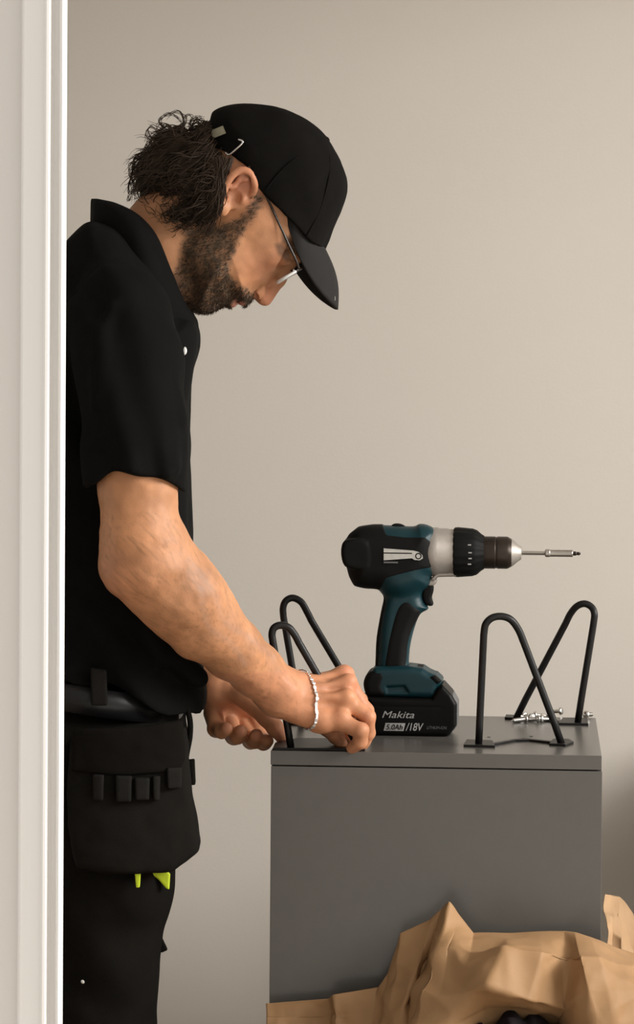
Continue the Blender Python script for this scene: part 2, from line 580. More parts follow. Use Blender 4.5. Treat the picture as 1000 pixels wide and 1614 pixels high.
tx0, tx1, ty0, ty1 = FL[0] + 0.03, 0.95, 3.52, 4.40
tab = empty('low_table', ((tx0 + tx1) / 2, (ty0 + ty1) / 2, 0))
put(tab, 'low wooden table carrying the grey cabinet and the brown paper', 'table')
box('table_top', (tx0, ty0, TAB_T - 0.032), (tx1, ty1, TAB_T), M_WOOD, tab, bevel=0.004)
for (x, y) in ((tx0 + 0.05, ty0 + 0.05), (tx1 - 0.05, ty0 + 0.05), (tx0 + 0.05, ty1 - 0.05), (tx1 - 0.05, ty1 - 0.05)):
    box('leg', (x - 0.025, y - 0.025, 0.0), (x + 0.025, y + 0.025, TAB_T - 0.030), M_WOOD, tab, bevel=0.003)

cab = empty('cabinet', (cab_c[0], cab_c[1], TAB_T), CYAW)
put(cab, 'upside-down matte grey cabinet with hairpin legs on its upper face', 'cabinet')
H = CAB_T - TAB_T
hw, hd = CW / 2, CD / 2
box('base_panel', (-hw, -hd, H - 0.018), (hw, hd, H), M_CAB, cab, bevel=0.0008, local=True)
box('front_panel', (-hw + 0.0005, -hd + 0.0004, 0.0), (hw + 0.0006, -hd + 0.018, H - 0.0195), M_CAB, cab, bevel=0.0007, local=True)
box('side_panel', (-hw, -hd + 0.0185, 0.0), (-hw + 0.018, hd - 0.006, H - 0.018), M_CAB, cab, bevel=0.0007, local=True)
box('side_panel', (hw - 0.018, -hd + 0.0185, 0.0), (hw, hd - 0.006, H - 0.018), M_CAB, cab, bevel=0.0007, local=True)
box('rear_panel', (-hw, hd - 0.006, 0.0), (hw, hd, H - 0.018), M_CAB, cab, bevel=0.0005, local=True)
box('top_panel', (-hw + 0.018, -hd + 0.0185, 0.0), (hw - 0.018, hd - 0.006, 0.018), M_CAB, cab, local=True)
# pre-drilled screw holes on the upper face
for (px, py) in ((771, 1162), (838, 1161), (826, 1164)):
    p = WZ(px, py, CAB_T)
    bm = bmesh.new()
    bmesh.ops.create_cone(bm, cap_ends=True, segments=12, radius1=0.0022, radius2=0.0022, depth=0.0006, matrix=Matrix.Translation(Vector(p) + Vector((0, 0, 0.0001))))
    o = bm_obj('screw_hole', bm, M_DARK, None)
    mw = Matrix.Translation(cab.location) @ Matrix.Rotation(CYAW, 4, 'Z')
    o.data.transform(mw.inverted())
    o.parent = cab

# ------------------------------------------------------------------ hairpin legs
def plate_poly(name, pts, z0, z1, mtl, parent):
    """flat plate, outline given by points on the cabinet's upper face"""
    bm = bmesh.new()
    lo = [bm.verts.new((p[0], p[1], z0)) for p in pts]
    hi = [bm.verts.new((p[0], p[1], z1)) for p in pts]
    n = len(pts)
    bm.faces.new(lo[::-1]); bm.faces.new(hi)
    for i in range(n):
        j = (i + 1) % n
        bm.faces.new((lo[i], lo[j], hi[j], hi[i]))
    return bm_obj(name, bm, mtl, parent, bevel=0.0006, seg=1)

def screw_mesh():
    bm = bmesh.new()
    # lying along +x, pan head, tapered thread
    V, F = [], []
    prof = [(0.0, 0.0012), (0.0004, 0.0034), (0.0016, 0.0041), (0.0026, 0.0041), (0.003, 0.0019)]
    x = 0.003
    for i in range(9):
        prof += [(x, 0.0015), (x + 0.0007, 0.0023), (x + 0.0014, 0.0015)]
        x += 0.00145
    prof += [(x + 0.003, 0.0002)]
    seg = 10
    for (px, r) in prof:
        for j in range(seg):
            a = j * 2 * math.pi / seg
            V.append((px, r * math.cos(a), r * math.sin(a)))
    for i in range(len(prof) - 1):
        for j in range(seg):
            F.append((i * seg + j, (i + 1) * seg + j, (i + 1) * seg + (j + 1) % seg, i * seg + (j + 1) % seg))
    F.append(tuple(range(seg)))
    return V, F

def hairpin(label, f1, f2, top, bend, plates, brace, group='hairpin legs on the cabinet'):
    """f1, f2: pixels of the rod's feet (on the upper face); top: pixels of the bend with distances"""
    a, b = WZ(*f1, CAB_T + 0.003), WZ(*f2, CAB_T + 0.003)
    root = empty('hairpin_leg', ((a + b) / 2 - np.array((0, 0, 0.003))))
    put(root, label, 'furniture leg', group)
    pts = [a] + [W(*t) for t in top] + [b]
    # straight shanks, rounded bend
    P = [a + (pts[1] - a) * t for t in np.linspace(0, 1, 6)[:-1]]
    P += list(cat_open(np.array(pts[1:-1]), 6)[:-1])
    P += [pts[-2] + (b - pts[-2]) * t for t in np.linspace(0, 1, 6)]
    P[0] = P[0] - np.array((0, 0, 0.002)); P[-1] = P[-1] - np.array((0, 0, 0.002))
    tube('rod', P, 0.0047, M_STEEL, root, 14)
    for pl in plates:
        o = plate_poly('foot_plate', [WZ(x, y, CAB_T) for x, y in pl], CAB_T - 0.0001, CAB_T + 0.0032, M_STEEL, root)
    if brace:
        q = [WZ(x, y, CAB_T) for x, y in brace]
        n = np.array((0.0, 0.006, 0))
        bp = [p - n for p in q] + [p + n for p in q[::-1]]
        plate_poly('brace_strip', bp, CAB_T, CAB_T + 0.0028, M_STEEL, root)
    # screws through the plates
    return root

def quad(x0, x1, y0, y1, sk=3):
    return [(x0, y1), (x1, y1), (x1 - sk, y0), (x0 - sk, y0)]

hairpin('black hairpin leg standing in front of the loose screws', (755, 1172), (886, 1170.5),
        [(763, 1000, 4.025), (766, 984, 4.025), (776, 974, 4.026), (791, 971.5, 4.028), (806, 977, 4.03), (818, 993, 4.034), (826, 1012, 4.036)], 0,
        [[(731, 1177.5), (781, 1179), (777, 1170.5), (736, 1169)], [(866, 1175.5), (892, 1177), (905, 1172.5), (897, 1168), (872, 1168)]],
        [(775, 1175), (786, 1173.5), (812, 1168.5), (835, 1168), (872, 1172)])
hairpin('black hairpin leg with loose screws scattered round its foot plates', (813, 1132.5), (911, 1138.5),
        [(892, 983, 4.28), (900, 967, 4.275), (910, 955.5, 4.27), (922, 951.5, 4.267), (933, 957, 4.265), (937.5, 968, 4.262), (936, 984, 4.262)], 0,
        [[(796, 1134), (829, 1136), (829, 1131), (798, 1129.5)], [(879, 1143), (928, 1144), (926, 1134.5), (888, 1134.5)]],
        [(826, 1133.5), (845, 1134), (868, 1138), (890, 1140)])
hairpin('black hairpin leg whose base plate the man presses down', (459, 1177), (567, 1178.5),
        [(430.5, 1012, 3.975), (429, 1000, 3.975), (432, 990, 3.976), (442, 985.5, 3.978), (455, 989, 3.98), (465, 1001, 3.983), (472, 1014, 3.985)], 0,
        [[(430, 1182.5), (576, 1184), (574, 1174), (548, 1167), (470, 1167), (434, 1174)]], None)
hairpin('black hairpin leg behind the one under the man\'s hand', (476, 1140), (588, 1141),
        [(447, 972, 4.245), (446.5, 958, 4.245), (451, 947, 4.246), (462, 942.5, 4.248), (475, 949, 4.25), (484, 964, 4.252), (491, 978, 4.254)], 0,
        [[(455, 1143), (500, 1144), (498, 1136), (458, 1135)], [(566, 1145), (612, 1146), (608, 1137), (570, 1136)]],
        [(495, 1140), (530, 1137), (570, 1141)])

# ------------------------------------------------------------------ loose screws
sv, sf = screw_mesh()
scr = [(817, 1135.5, 20, 1), (826, 1134, -60, 0), (832, 1139, 200, 0), (839, 1136.5, 100, 1), (846, 1139, 30, 0), (852, 1136, -20, 0), (858, 1139, 160, 0), (841, 1133, 10, 0), (866, 1137, 75, 0), (887, 1127, 150, 0), (923, 1132.5, 60, 1)]
first = None
for i, (px, py, ang, up) in enumerate(scr):
    if first is None:
        o = mesh_np('screw', sv, sf, M_ZINC, None, True)
        first = o
    else:
        o = first.copy(); C.objects.link(o)
    p = WZ(px, py, CAB_T)
    o.location = (p[0], p[1], CAB_T + 0.0054)
    o.rotation_euler = (0, math.radians(5), math.radians(ang))
    o.scale = (1.3, 1.3, 1.3)
    if px < 870:
        put(o, 'small silver screw in the heap beside the hairpin foot plate', 'screw', 'loose screws in the heap')
    elif px < 900:
        put(o, 'single silver screw lying apart on the cabinet edge', 'screw')
    else:
        put(o, 'silver screw beside the outer foot plate, next to the cabinet edge', 'screw')

# ------------------------------------------------------------------ cordless drill
DD = 4.185
DS = DD / FPX
dorg = WZ(650, 1155.5, CAB_T); 
drill = empty('cordless_drill', (dorg[0], dorg[1], CAB_T), math.radians(-4.5))
put(drill, 'teal and black cordless drill standing upright on its battery', 'drill')
def L(px, py):
    dx, dy = px - 650, py - 1158
    return (dx * CR + dy * SR) * DS, -(-dx * SR * 0.3 + dy * CR) * DS
def LP(pts): return np.array([L(*p) for p in pts])

hous = Shape()
hp = cat_closed(LP([(541, 866), (552, 847), (566, 836), (590, 832.5), (622, 833), (652, 834), (661, 830), (675, 832), (688, 842), (692, 874), (688, 902), (680, 912), (678, 923), (670, 931),
                    (652, 940), (630, 945), (607, 939), (597, 932), (576, 930), (560, 926), (552, 911), (547, 893)]), 3)
hous.add(sd_ext(hp, 0, 0.0355, 0.030))
# handle
hd_poly = cat_closed(LP([(600, 925), (606, 942), (601, 968), (596, 1000), (594, 1034), (594, 1066), (620, 1070), (648, 1066), (645, 1046), (648, 1016), (656, 986), (664, 970), (676, 962), (668, 950), (666, 930), (676, 915), (640, 905)]), 3)
hous.add(sd_ext(hd_poly, 0, 0.0185, 0.016), 0.008)
housing = solid('motor_housing', hous, 0.0013, M_TEAL, drill, True)
put(housing, 'teal plastic motor housing and handle')
# dark rubber over-moulding on the motor
om = Shape()
omp = LP([(540.5, 866), (551.5, 846), (565.5, 835), (588, 831.2), (604, 831), (612, 846), (640, 849), (672, 849), (680, 856), (698, 868), (699, 884), (690, 894), (660, 899), (640, 904), (612, 912), (600, 932.5), (576, 931.5), (559.5, 927.5), (551, 912), (547, 895), (540, 880)])
om.add(sd_ext(omp, 0, 0.045, 0.001))
om.cut((lambda q: hous.ev(q, 0.05) - 0.0014, None, None), 0.001)
om.add(sd_ext(cat_closed(LP([(542, 862), (552, 853), (584, 855), (586, 898), (552, 898), (542, 884)]), 3), 0, 0.0378, 0.006), 0.002)
put(solid('rubber_overmould', om, 0.0012, M_RUBBER, drill, True), 'black rubber over-moulding round the motor')
lever = Shape()
lever.add(sd_ext(cat_closed(LP([(616, 838), (620, 830.5), (632, 830), (640, 836)]), 3), 0, 0.008, 0.003))
put(solid('speed_switch', lever, 0.0012, M_RUBBER, drill, True), 'black speed switch on top')
# grip
gp = Shape()
gp.add(sd_ext(cat_closed(LP([(636, 944), (652, 946), (664, 962), (662, 972), (652, 992), (645, 1016), (642, 1046), (640, 1062), (604, 1062), (604, 1030), (612, 990), (622, 958)]), 3), 0, 0.0197, 0.012))
gp.add(sd_ext(cat_closed(LP([(598, 936), (606, 946), (600, 976), (594.6, 1008), (593, 1040), (593, 1062), (599, 1062), (600, 1030), (606, 990), (612, 952)]), 3), 0, 0.015, 0.008))
put(solid('rubber_grip', gp, 0.0012, M_RUBBER, drill, True), 'black rubber grip on the handle')
# gear case, torque ring, chuck, bit
axz = L(700, 873.5)[1]
X = lambda px: L(px, 873.5)[0]
lathe_x('gear_case', [(X(668), 0.028), (X(676), 0.0318), (X(690), 0.0322), (X(692), 0.0312), (X(706), 0.0310), (X(708), 0.0302), (X(720), 0.0300)], 0, axz, M_GEAR, drill)
gb = Shape()
gb.add(sd_ext(LP([(690, 903), (720, 903), (720, 911), (692, 912), (684, 918), (678, 917)]), 0, 0.014, 0.003))
gb.add(sd_ext(LP([(677, 915), (688, 914), (689, 921), (684, 926), (674, 926)]), 0, 0.011, 0.002))
put(solid('gear_case_foot', gb, 0.0011, M_GEAR, drill, True), 'silver lug under the gear case')
lathe_x('torque_ring', [(X(715), 0.0300), (X(717), 0.0318), (X(722), 0.0322), (X(745), 0.0306), (X(752), 0.0285), (X(758), 0.0240), (X(763), 0.0215)], 0, axz, M_RUBBER, drill, 72,
        wob=lambda a: 1 + 0.018 * np.sign(np.sin(a * 18)) * (np.sin(a * 18) ** 2) ** 0.2)
for k, (px, zz) in enumerate(((741, 860), (742, 872), (742, 881), (741, 890))):
    x, z = L(px, zz)
    dz = z - axz
    y = -math.sqrt(max(0.0312 ** 2 - dz * dz, 0)) - 0.0003
    box('torque_mark', (x - 0.0022, y - 0.0004, z - 0.0008), (x + 0.0022, y + 0.0012, z + 0.0008), M_PRINT, drill, local=True)
ch = lathe_x('chuck', [(X(760), 0.0200), (X(762), 0.0208), (X(764), 0.0212), (X(780), 0.0212), (X(781), 0.0205), (X(783), 0.0205), (X(784), 0.0212), (X(799), 0.0212), (X(803), 0.0195), (X(806), 0.0180)], 0, axz, M_CHUCK, drill, 48)
put(lathe_x('chuck_nose', [(X(803), 0.0186), (X(808), 0.0172), (X(815), 0.0120), (X(821), 0.0085), (X(821.5), 0.004)], 0, axz, M_GEAR, drill, 32), 'silver chuck nose')
lathe_x('bit_shank', [(X(818), 0.0030), (X(862), 0.0030)], 0, axz, M_BIT, drill, 6, smooth=False)
lathe_x('bit_holder', [(X(858), 0.0042), (X(859.5), 0.0052), (X(865), 0.0052), (X(866), 0.0046), (X(898), 0.0046), (X(900), 0.0050), (X(901.5), 0.0044)], 0, axz, M_BIT, drill, 24)
lathe_x('screwdriver_bit', [(X(900), 0.0031), (X(906), 0.0031), (X(907.5), 0.0022), (X(911), 0.0026), (X(913.5), 0.0012)], 0, axz, M_CHUCK, drill, 6, smooth=False)
tr = Shape()
tr.add(sd_ext(cat_closed(LP([(668, 926), (682.5, 925), (683.5, 935), (681, 945), (683.5, 956), (675, 957.5), (667, 948)]), 3), 0, 0.0095, 0.004))
put(solid('trigger', tr, 0.001, M_RUBBER, drill, True), 'black trigger')
# foot of the handle
ft = Shape()
ft.add(sd_ext(LP([(593, 1052), (648, 1050), (668, 1052.5), (678, 1059), (690, 1064), (699, 1073), (694, 1082), (690, 1100), (582, 1098), (577, 1087), (577, 1074), (586, 1060)]), 0, 0.0335, 0.010))
ft.sub(sd_ext(LP([(612, 1082), (640, 1080), (646, 1090), (612, 1092)]), -0.036, 0.006, 0.002), 0.003)
foot = solid('handle_foot', ft, 0.0012, M_TEAL, drill, True)
fr = Shape()
fr.add(sd_ext(cat_closed(LP([(584, 1060), (604, 1056), (612, 1066), (608, 1080), (612, 1096), (584, 1098), (577, 1088), (576, 1074)]), 3), 0, 0.0347, 0.009))
fr.add(sd_ext(LP([(648, 1050.5), (667, 1052), (676, 1058), (650, 1060)]), 0, 0.02, 0.003))
fr.add(sd_ext(LP([(678, 1066), (688, 1063), (698, 1072), (690, 1078)]), 0, 0.0344, 0.004))
solid('foot_bumper', fr, 0.0012, M_RUBBER, drill, True)
bt = Shape()
bt.add(sd_ext(LP([(580, 1097), (640, 1099), (682, 1099), (690, 1084), (699, 1077), (713, 1092), (721.5, 1107), (721, 1140), (711, 1155), (706, 1157.9), (594, 1157.9), (588, 1150), (585, 1112)]), 0, 0.0372, 0.006))
bt.add(sd_ext(cat_closed(LP([(572, 1098), (584, 1098), (588, 1108), (574, 1107)]), 3), 0, 0.016, 0.003), 0.002)
bt.sub(sd_ext(LP([(600, 1112), (700, 1112), (700, 1113), (600, 1113)]), -0.038, 0.0015, 0.0003), 0.001)
batt = solid('battery', bt, 0.0012, M_BATT, drill, True)
put(batt, 'black slide-on battery pack with grey lettering')
vr = Shape()
vr.add(sd_ext(LP([(712, 1095), (719.5, 1107), (719.5, 1139), (712, 1150), (716, 1150), (722.4, 1141), (723, 1107), (715, 1093)]), 0, 0.026, 0.002))
o = solid('battery_front_sheen', vr, 0.0011, M_PRINT2, drill, True)  # grey tone of this strip stands for light reflected off the battery front

def text(name, body, px, py, hpx, wpx, mtl, shear=0.0, bold=0.0, y=-0.0374):
    cu = bpy.data.curves.new(name, 'FONT')
    cu.body = body
    cu.shear = shear
    cu.offset = bold
    cu.extrude = 0.012
    to = bpy.data.objects.new(name, cu)
    C.objects.link(to)
    dg = bpy.context.evaluated_depsgraph_get()
    me = bpy.data.meshes.new_from_object(to.evaluated_get(dg))
    bpy.data.objects.remove(to)
    n = len(me.vertices)
    v = np.zeros(n * 3); me.vertices.foreach_get('co', v); v = v.reshape(-1, 3)
    lo, hi = v.min(0), v.max(0)
    x, z = L(px, py)
    sx, sz = wpx * DS / (hi[0] - lo[0]), hpx * DS / (hi[1] - lo[1])
    w = np.zeros_like(v)
    w[:, 0] = x + (v[:, 0] - lo[0]) * sx
    w[:, 2] = z + (v[:, 1] - lo[1]) * sz
    w[:, 1] = y - 0.0002 - (v[:, 2] / 0.012) * 0.0002
    me.vertices.foreach_set('co', w.ravel())
    me.materials.clear(); me.materials.append(mtl)
    o = bpy.data.objects.new(name, me)
    C.objects.link(o)
    o.parent = drill
    return o
put(text('brand_lettering', 'Makita', 605.5, 1129.5, 10.5, 50, M_PRINT, 0.3, 0.0), 'grey maker lettering on the battery')
bx0, bz0 = L(609, 1149.5); bx1, bz1 = L(640, 1137.5)
bm = bmesh.new()
fx = [(bx0 - 0.001, bz0), (bx1 - 0.001, bz0), (bx1 + 0.0015, bz1), (bx0 + 0.0015, bz1)]
va = [bm.verts.new((x, -0.0377, z)) for x, z in fx]; vb = [bm.verts.new((x, -0.0368, z)) for x, z in fx]
bm.faces.new(va); bm.faces.new(vb[::-1])
for i in range(4): bm.faces.new((va[i], vb[i], vb[(i + 1) % 4], va[(i + 1) % 4]))
bm_obj('capacity_box', bm, M_PRINT, drill, local=True)
put(text('capacity_lettering', '5.0Ah', 611.5, 1147.8, 8.5, 26, M_BATT, 0.25, 0.01, -0.0378), 'dark capacity figures in a grey box')
put(text('voltage_lettering', '/18V', 642, 1149, 12, 28, M_PRINT, 0.25, 0.01), 'grey voltage figures')
text('chemistry_lettering', 'LITHIUM-ION', 675, 1146, 4.5, 31, M_PRINT2, 0.2)
# foil plate on the motor side
yp = -0.0376
pl = [(608, 866), (654, 869), (662, 871), (668, 876), (669, 881), (664, 884), (656, 883.5), (652, 881), (608, 884.5)]
bm = bmesh.new()
lpz = [L(*q) for q in pl]
va = [bm.verts.new((x, yp - 0.0007, z)) for x, z in lpz]; vb = [bm.verts.new((x, yp + 0.004, z)) for x, z in lpz]
bm.faces.new(va); bm.faces.new(vb[::-1])
for i in range(len(pl)): bm.faces.new((va[i], vb[i], vb[(i + 1) % len(pl)], va[(i + 1) % len(pl)]))
put(bm_obj('rating_plate', bm, M_PLATE, drill, local=True), 'silver foil plate on the motor side')
for (x0, x1, y0, y1) in ((608, 652, 872.5, 874), (608, 630, 886.5, 889)):
    a, b = L(x0, y1), L(x1, y0)
    box('plate_line', (a[0], yp - 0.0011, a[1]), (b[0], yp + 0.004, b[1]), M_BATT if y0 < 880 else M_PRINT2, drill, local=True)
cx_, cz_ = L(662, 877.5)
ring = [(cx_ + 0.0034 * math.cos(t), yp - 0.0010, cz_ + 0.0034 * math.sin(t)) for t in np.linspace(0, 2 * math.pi, 20, endpoint=False)]
V, F = [], []
for i, t in enumerate(np.linspace(0, 2 * math.pi, 20, endpoint=False)):
    for r, yy in ((0.0042, yp - 0.0004), (0.0042, yp - 0.0012), (0.0028, yp - 0.0012), (0.0028, yp - 0.0004)):
        V.append((cx_ + r * math.cos(t), yy, cz_ + r * math.sin(t)))
for i in range(20):
    j = (i + 1) % 20
    for k in range(4):
        F.append((i * 4 + k, i * 4 + (k + 1) % 4, j * 4 + (k + 1) % 4, j * 4 + k))
mesh_np('plate_ring', V, F, M_RUBBER, drill, False, True)

# ------------------------------------------------------------------ kraft paper
FR_ = FL + ax * CW
def sheet(name, cols, nu, nv, amp, seed, mtl, label, thick=0.0007):
    """cols: columns of control points (px, py, D); last row is dropped onto the table"""
    G = np.array([[W(*q) for q in c] for c in cols])          # (nc, nr, 3)
    nc, nr = G.shape[:2]
    def lin(A, n, axis):
        m = A.shape[axis]
        t = np.linspace(0, m - 1, (m - 1) * n + 1)
        i = np.minimum(t.astype(int), m - 2)
        f = t - i
        f = f * 0.55 + 0.45 * f * f * (3 - 2 * f)
        A0, A1 = np.take(A, i, axis), np.take(A, i + 1, axis)
        sh = [1] * A.ndim; sh[axis] = -1
        return A0 + (A1 - A0) * f.reshape(sh)
    g = lin(lin(G, nu, 0), nv, 1)
    a, b = g.shape[:2]
    P = g.reshape(-1, 3)
    rg = np.abs(vnoise(P * 13 + seed)) - 0.35 + 0.6 * (np.abs(vnoise(P * 7 + seed * 3)) - 0.35)
    rg2 = np.abs(vnoise(P * 34 + seed * 2.1)) - 0.35
    fade = np.minimum(1, np.linspace(0, 1, b) * 6)[None, :].repeat(a, 0).reshape(-1) * 0.8 + 0.2
    tu = np.gradient(g, axis=0).reshape(-1, 3); tv = np.gradient(g, axis=1).reshape(-1, 3)
    N = np.cross(tu, tv); N /= np.linalg.norm(N, axis=1)[:, None] + 1e-9
    rr = np.random.default_rng(int(seed * 10) + 4)
    cz = np.zeros(len(P))
    for q in range(120):
        c_ = P[rr.integers(len(P))]
        an = rr.uniform(0, math.pi)
        Lw = rr.uniform(0.018, 0.075)
        dq = (P[:, 0] - c_[0]) * math.cos(an) + (P[:, 2] - c_[2]) * math.sin(an)
        r2 = ((P - c_) ** 2).sum(1)
        cz += rr.choice((-1, 1)) * np.maximum(0, 1 - np.abs(dq) / (Lw * 0.55)) * Lw * rr.uniform(0.05, 0.17) * np.exp(-r2 / Lw ** 2)
    P = P + N * ((rg * amp * 0.6 + rg2 * amp * 0.35 + cz * (amp / 0.012)) * fade)[:, None]
    P[:, 2] = np.maximum(P[:, 2], TAB_T + 0.0012)
    sd = (P - FR_) @ ax
    P = P + ax * (np.where(P[:, 1] > FR_[1] - 0.004, np.maximum(0, 0.002 - sd), 0) * (sd > -0.02))[:, None]
    idx = np.arange(a * b).reshape(a, b)
    F = np.stack([idx[:-1, :-1], idx[1:, :-1], idx[1:, 1:], idx[:-1, 1:]], -1).reshape(-1, 4)
    o = mesh_np(name, P, F, mtl, None, True)
    s = o.modifiers.new('thickness', 'SOLIDIFY')
    s.thickness = thick
    s.offset = 0
    return put(o, label, 'paper')
T = 1845
cols = [
 [(419, 1581, 3.945), (419, 1602, 3.935), (419, 1660, 3.925), (419, 1720, 3.915), (419, 1800, 3.90), (419, T, 3.90)],
 [(470, 1577, 3.940), (470, 1602, 3.930), (470, 1660, 3.920), (470, 1720, 3.91), (470, 1800, 3.90), (470, T, 3.89)],
 [(518, 1574, 3.937), (520, 1602, 3.930), (522, 1660, 3.920), (522, 1720, 3.91), (522, 1800, 3.88), (522, T, 3.86)],
 [(526, 1568, 3.920), (528, 1602, 3.910), (530, 1660, 3.900), (530, 1720, 3.89), (530, 1800, 3.86), (530, T, 3.84)],
 [(598, 1556, 3.925), (586, 1600, 3.910), (585, 1660, 3.890), (585, 1720, 3.87), (585, 1800, 3.84), (585, T, 3.80)],
 [(612, 1534, 3.925), (606, 1572, 3.910), (598, 1614, 3.880), (598, 1700, 3.86), (598, 1800, 3.82), (598, T, 3.78)],
 [(632, 1471, 3.925), (624, 1530, 3.905), (612, 1600, 3.875), (612, 1700, 3.85), (612, 1800, 3.81), (612, T, 3.76)],
 [(680, 1450, 3.922), (664, 1510, 3.895), (636, 1590, 3.860), (632, 1690, 3.84), (632, 1800, 3.80), (632, T, 3.74)],
 [(702, 1428, 3.920), (690, 1476, 3.922), (648, 1566, 3.890), (645, 1680, 3.85), (645, 1800, 3.80), (645, T, 3.72)],
 [(709, 1422, 3.905), (697, 1484, 3.870), (664, 1560, 3.820), (660, 1680, 3.80), (660, 1800, 3.76), (660, T, 3.70)],
 [(722, 1440, 3.910), (712, 1492, 3.860), (690, 1570, 3.805), (680, 1670, 3.79), (680, 1800, 3.75), (680, T, 3.68)],
 [(746, 1471, 3.920), (742, 1500, 3.835), (722, 1566, 3.790), (706, 1620, 3.79), (705, 1760, 3.78), (705, T, 3.70)],
 [(800, 1470, 3.925), (796, 1496, 3.800), (768, 1554, 3.762), (764, 1584, 3.80), (764, 1700, 3.87), (764, T - 60, 3.90)],
 [(850, 1468, 3.925), (856, 1500, 3.800), (834, 1576, 3.772), (834, 1590, 3.81), (834, 1625, 3.88), (834, T - 60, 3.91)],
 [(890, 1468, 3.920), (893, 1506, 3.830), (890, 1588, 3.810), (886, 1600, 3.84), (886, 1640, 3.89), (886, T - 60, 3.91)],
 [(906, 1470, 3.905), (914, 1505, 3.790), (928, 1560, 3.770), (940, 1620, 3.76), (940, 1740, 3.76), (940, T, 3.70)],
 [(930, 1477, 3.900), (944, 1512, 3.800), (958, 1565, 3.775), (966, 1620, 3.76), (966, 1740, 3.75), (966, T, 3.68)],
 [(950, 1484, 3.905), (972, 1520, 3.835), (990, 1570, 3.800), (1000, 1620, 3.78), (1000, 1740, 3.75), (1000, T, 3.68)],
 [(985, 1497, 3.930), (1010, 1530, 3.870), (1030, 1570, 3.830), (1040, 1620, 3.80), (1040, 1740, 3.76), (1040, T, 3.68)],
 [(1060, 1520, 3.93), (1080, 1560, 3.88), (1090, 1590, 3.84), (1095, 1640, 3.80), (1095, 1740, 3.76), (1095, T, 3.68)],
]
sheet('kraft_paper', cols, 12, 18, 0.0120, 3.1, M_PAPER, 'crumpled brown kraft paper bulging up in front of the grey cabinet')
T2 = 1640
cols = [
 [(956, 1409, 4.070), (954, 1440, 4.030), (954, 1470, 4.000), (954, 1510, 3.985), (954, 1570, 3.980), (954, 1700, 3.980)],
 [(965, 1410, 4.090), (965, 1440, 4.035), (965, 1470, 4.005), (965, 1510, 3.985), (965, 1570, 3.970), (965, 1700, 3.960)],
 [(977, 1413, 4.100), (979, 1445, 4.030), (981, 1480, 3.990), (983, 1520, 3.975), (983, 1580, 3.960), (983, 1700, 3.950)],
 [(985, 1421, 4.090), (991, 1455, 4.040), (997, 1490, 4.010), (1001, 1530, 3.990), (1003, 1590, 3.970), (1003, 1700, 3.960)],
 [(1003, 1450, 4.090), (1015, 1480, 4.040), (1023, 1510, 4.010), (1033, 1545, 4.000), (1037, 1590, 3.980), (1037, 1700, 3.960)],
 [(1063, 1500, 4.100), (1073, 1520, 4.060), (1083, 1540, 4.030), (1093, 1565, 4.000), (1093, 1600, 3.980), (1093, 1700, 3.960)],
]
sheet('kraft_paper', cols, 10, 10, 0.0055, 8.7, M_PAPER2, 'brown kraft paper sheet in a painted lit tone, standing up beside the cabinet edge')
# dark bag in the hollow of the paper
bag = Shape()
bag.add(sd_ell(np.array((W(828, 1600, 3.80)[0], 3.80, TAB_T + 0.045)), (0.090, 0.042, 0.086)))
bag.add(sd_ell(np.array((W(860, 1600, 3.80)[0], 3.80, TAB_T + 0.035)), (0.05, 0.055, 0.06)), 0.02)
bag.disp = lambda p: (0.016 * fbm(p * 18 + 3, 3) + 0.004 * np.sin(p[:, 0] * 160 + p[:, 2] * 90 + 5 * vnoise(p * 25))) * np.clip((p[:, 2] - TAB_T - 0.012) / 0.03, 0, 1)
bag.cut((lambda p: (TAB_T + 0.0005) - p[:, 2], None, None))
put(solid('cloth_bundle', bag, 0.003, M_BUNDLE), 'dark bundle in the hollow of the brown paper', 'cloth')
lap('part2')

# ------------------------------------------------------------------ the man
YM = 4.05
def P(px, py, dy=0.0): return W(px, py, YM + dy)
def XZ(pts): return np.array([[P(x, y)[0], P(x, y)[2]] for x, y in pts])
pz = P(190, 1500)
man = empty('person', (P(150, 1500)[0], YM, 0.0))
put(man, 'man in black cap and work clothes bending over the grey cabinet', 'person')

# --- one continuous skin: head, neck, shoulders, arms, hands
body = Shape()
head = cat_closed(XZ([(322, 212), (342, 184), (395, 173), (450, 183), (490, 204), (519, 236), (534, 275), (534, 305), (520, 345), (500, 374), (480, 395), (464, 408), (446, 426), (424, 448),
                      (405, 464), (397, 474), (386, 479.5), (377, 478), (371, 474.5), (364, 480), (354, 482), (344, 486), (332, 492), (318, 493), (306, 486), (296, 462), (292, 430), (300, 390), (302, 350), (292, 300), (302, 250)]), 3)
body.add(sd_ext(head, YM, 0.075, 0.075))
# neck
body.add(sd_cone(P(225, 415), P(325, 312), 0.061, 0.060), 0.02)
body.add(sd_cone(P(262, 440), P(318, 400), 0.045, 0.050), 0.02)
for s in (-1, 1):
    # cheek bone, brow, jaw corner
    body.add(sd_cone(P(402, 338, s * 0.060), P(432, 398, s * 0.046), 0.012, 0.013), 0.022)
    body.add(sd_cone(P(452, 372, s * 0.050), P(480, 398, s * 0.012), 0.009, 0.009), 0.014)
    body.add(sd_ell(P(330, 400, s * 0.052), (0.022, 0.014, 0.024)), 0.02)
    # eye socket and lid
    body.sub(sd_ell(P(456, 410, s * 0.034), (0.015, 0.017, 0.013)), 0.012)
    body.add(sd_ell(P(449, 403, s * 0.031), (0.0128, 0.014, 0.0125)), 0.003)
    # wing of the nose
    body.add(sd_ell(P(407, 461, s * 0.0125), (0.0095, 0.0065, 0.0095)), 0.007)
body.add(sd_cone(P(464, 408), P(439, 441), 0.0085, 0.0082), 0.010)
body.add(sd_cone(P(439, 441), P(417.5, 471), 0.0082, 0.0096), 0.005)
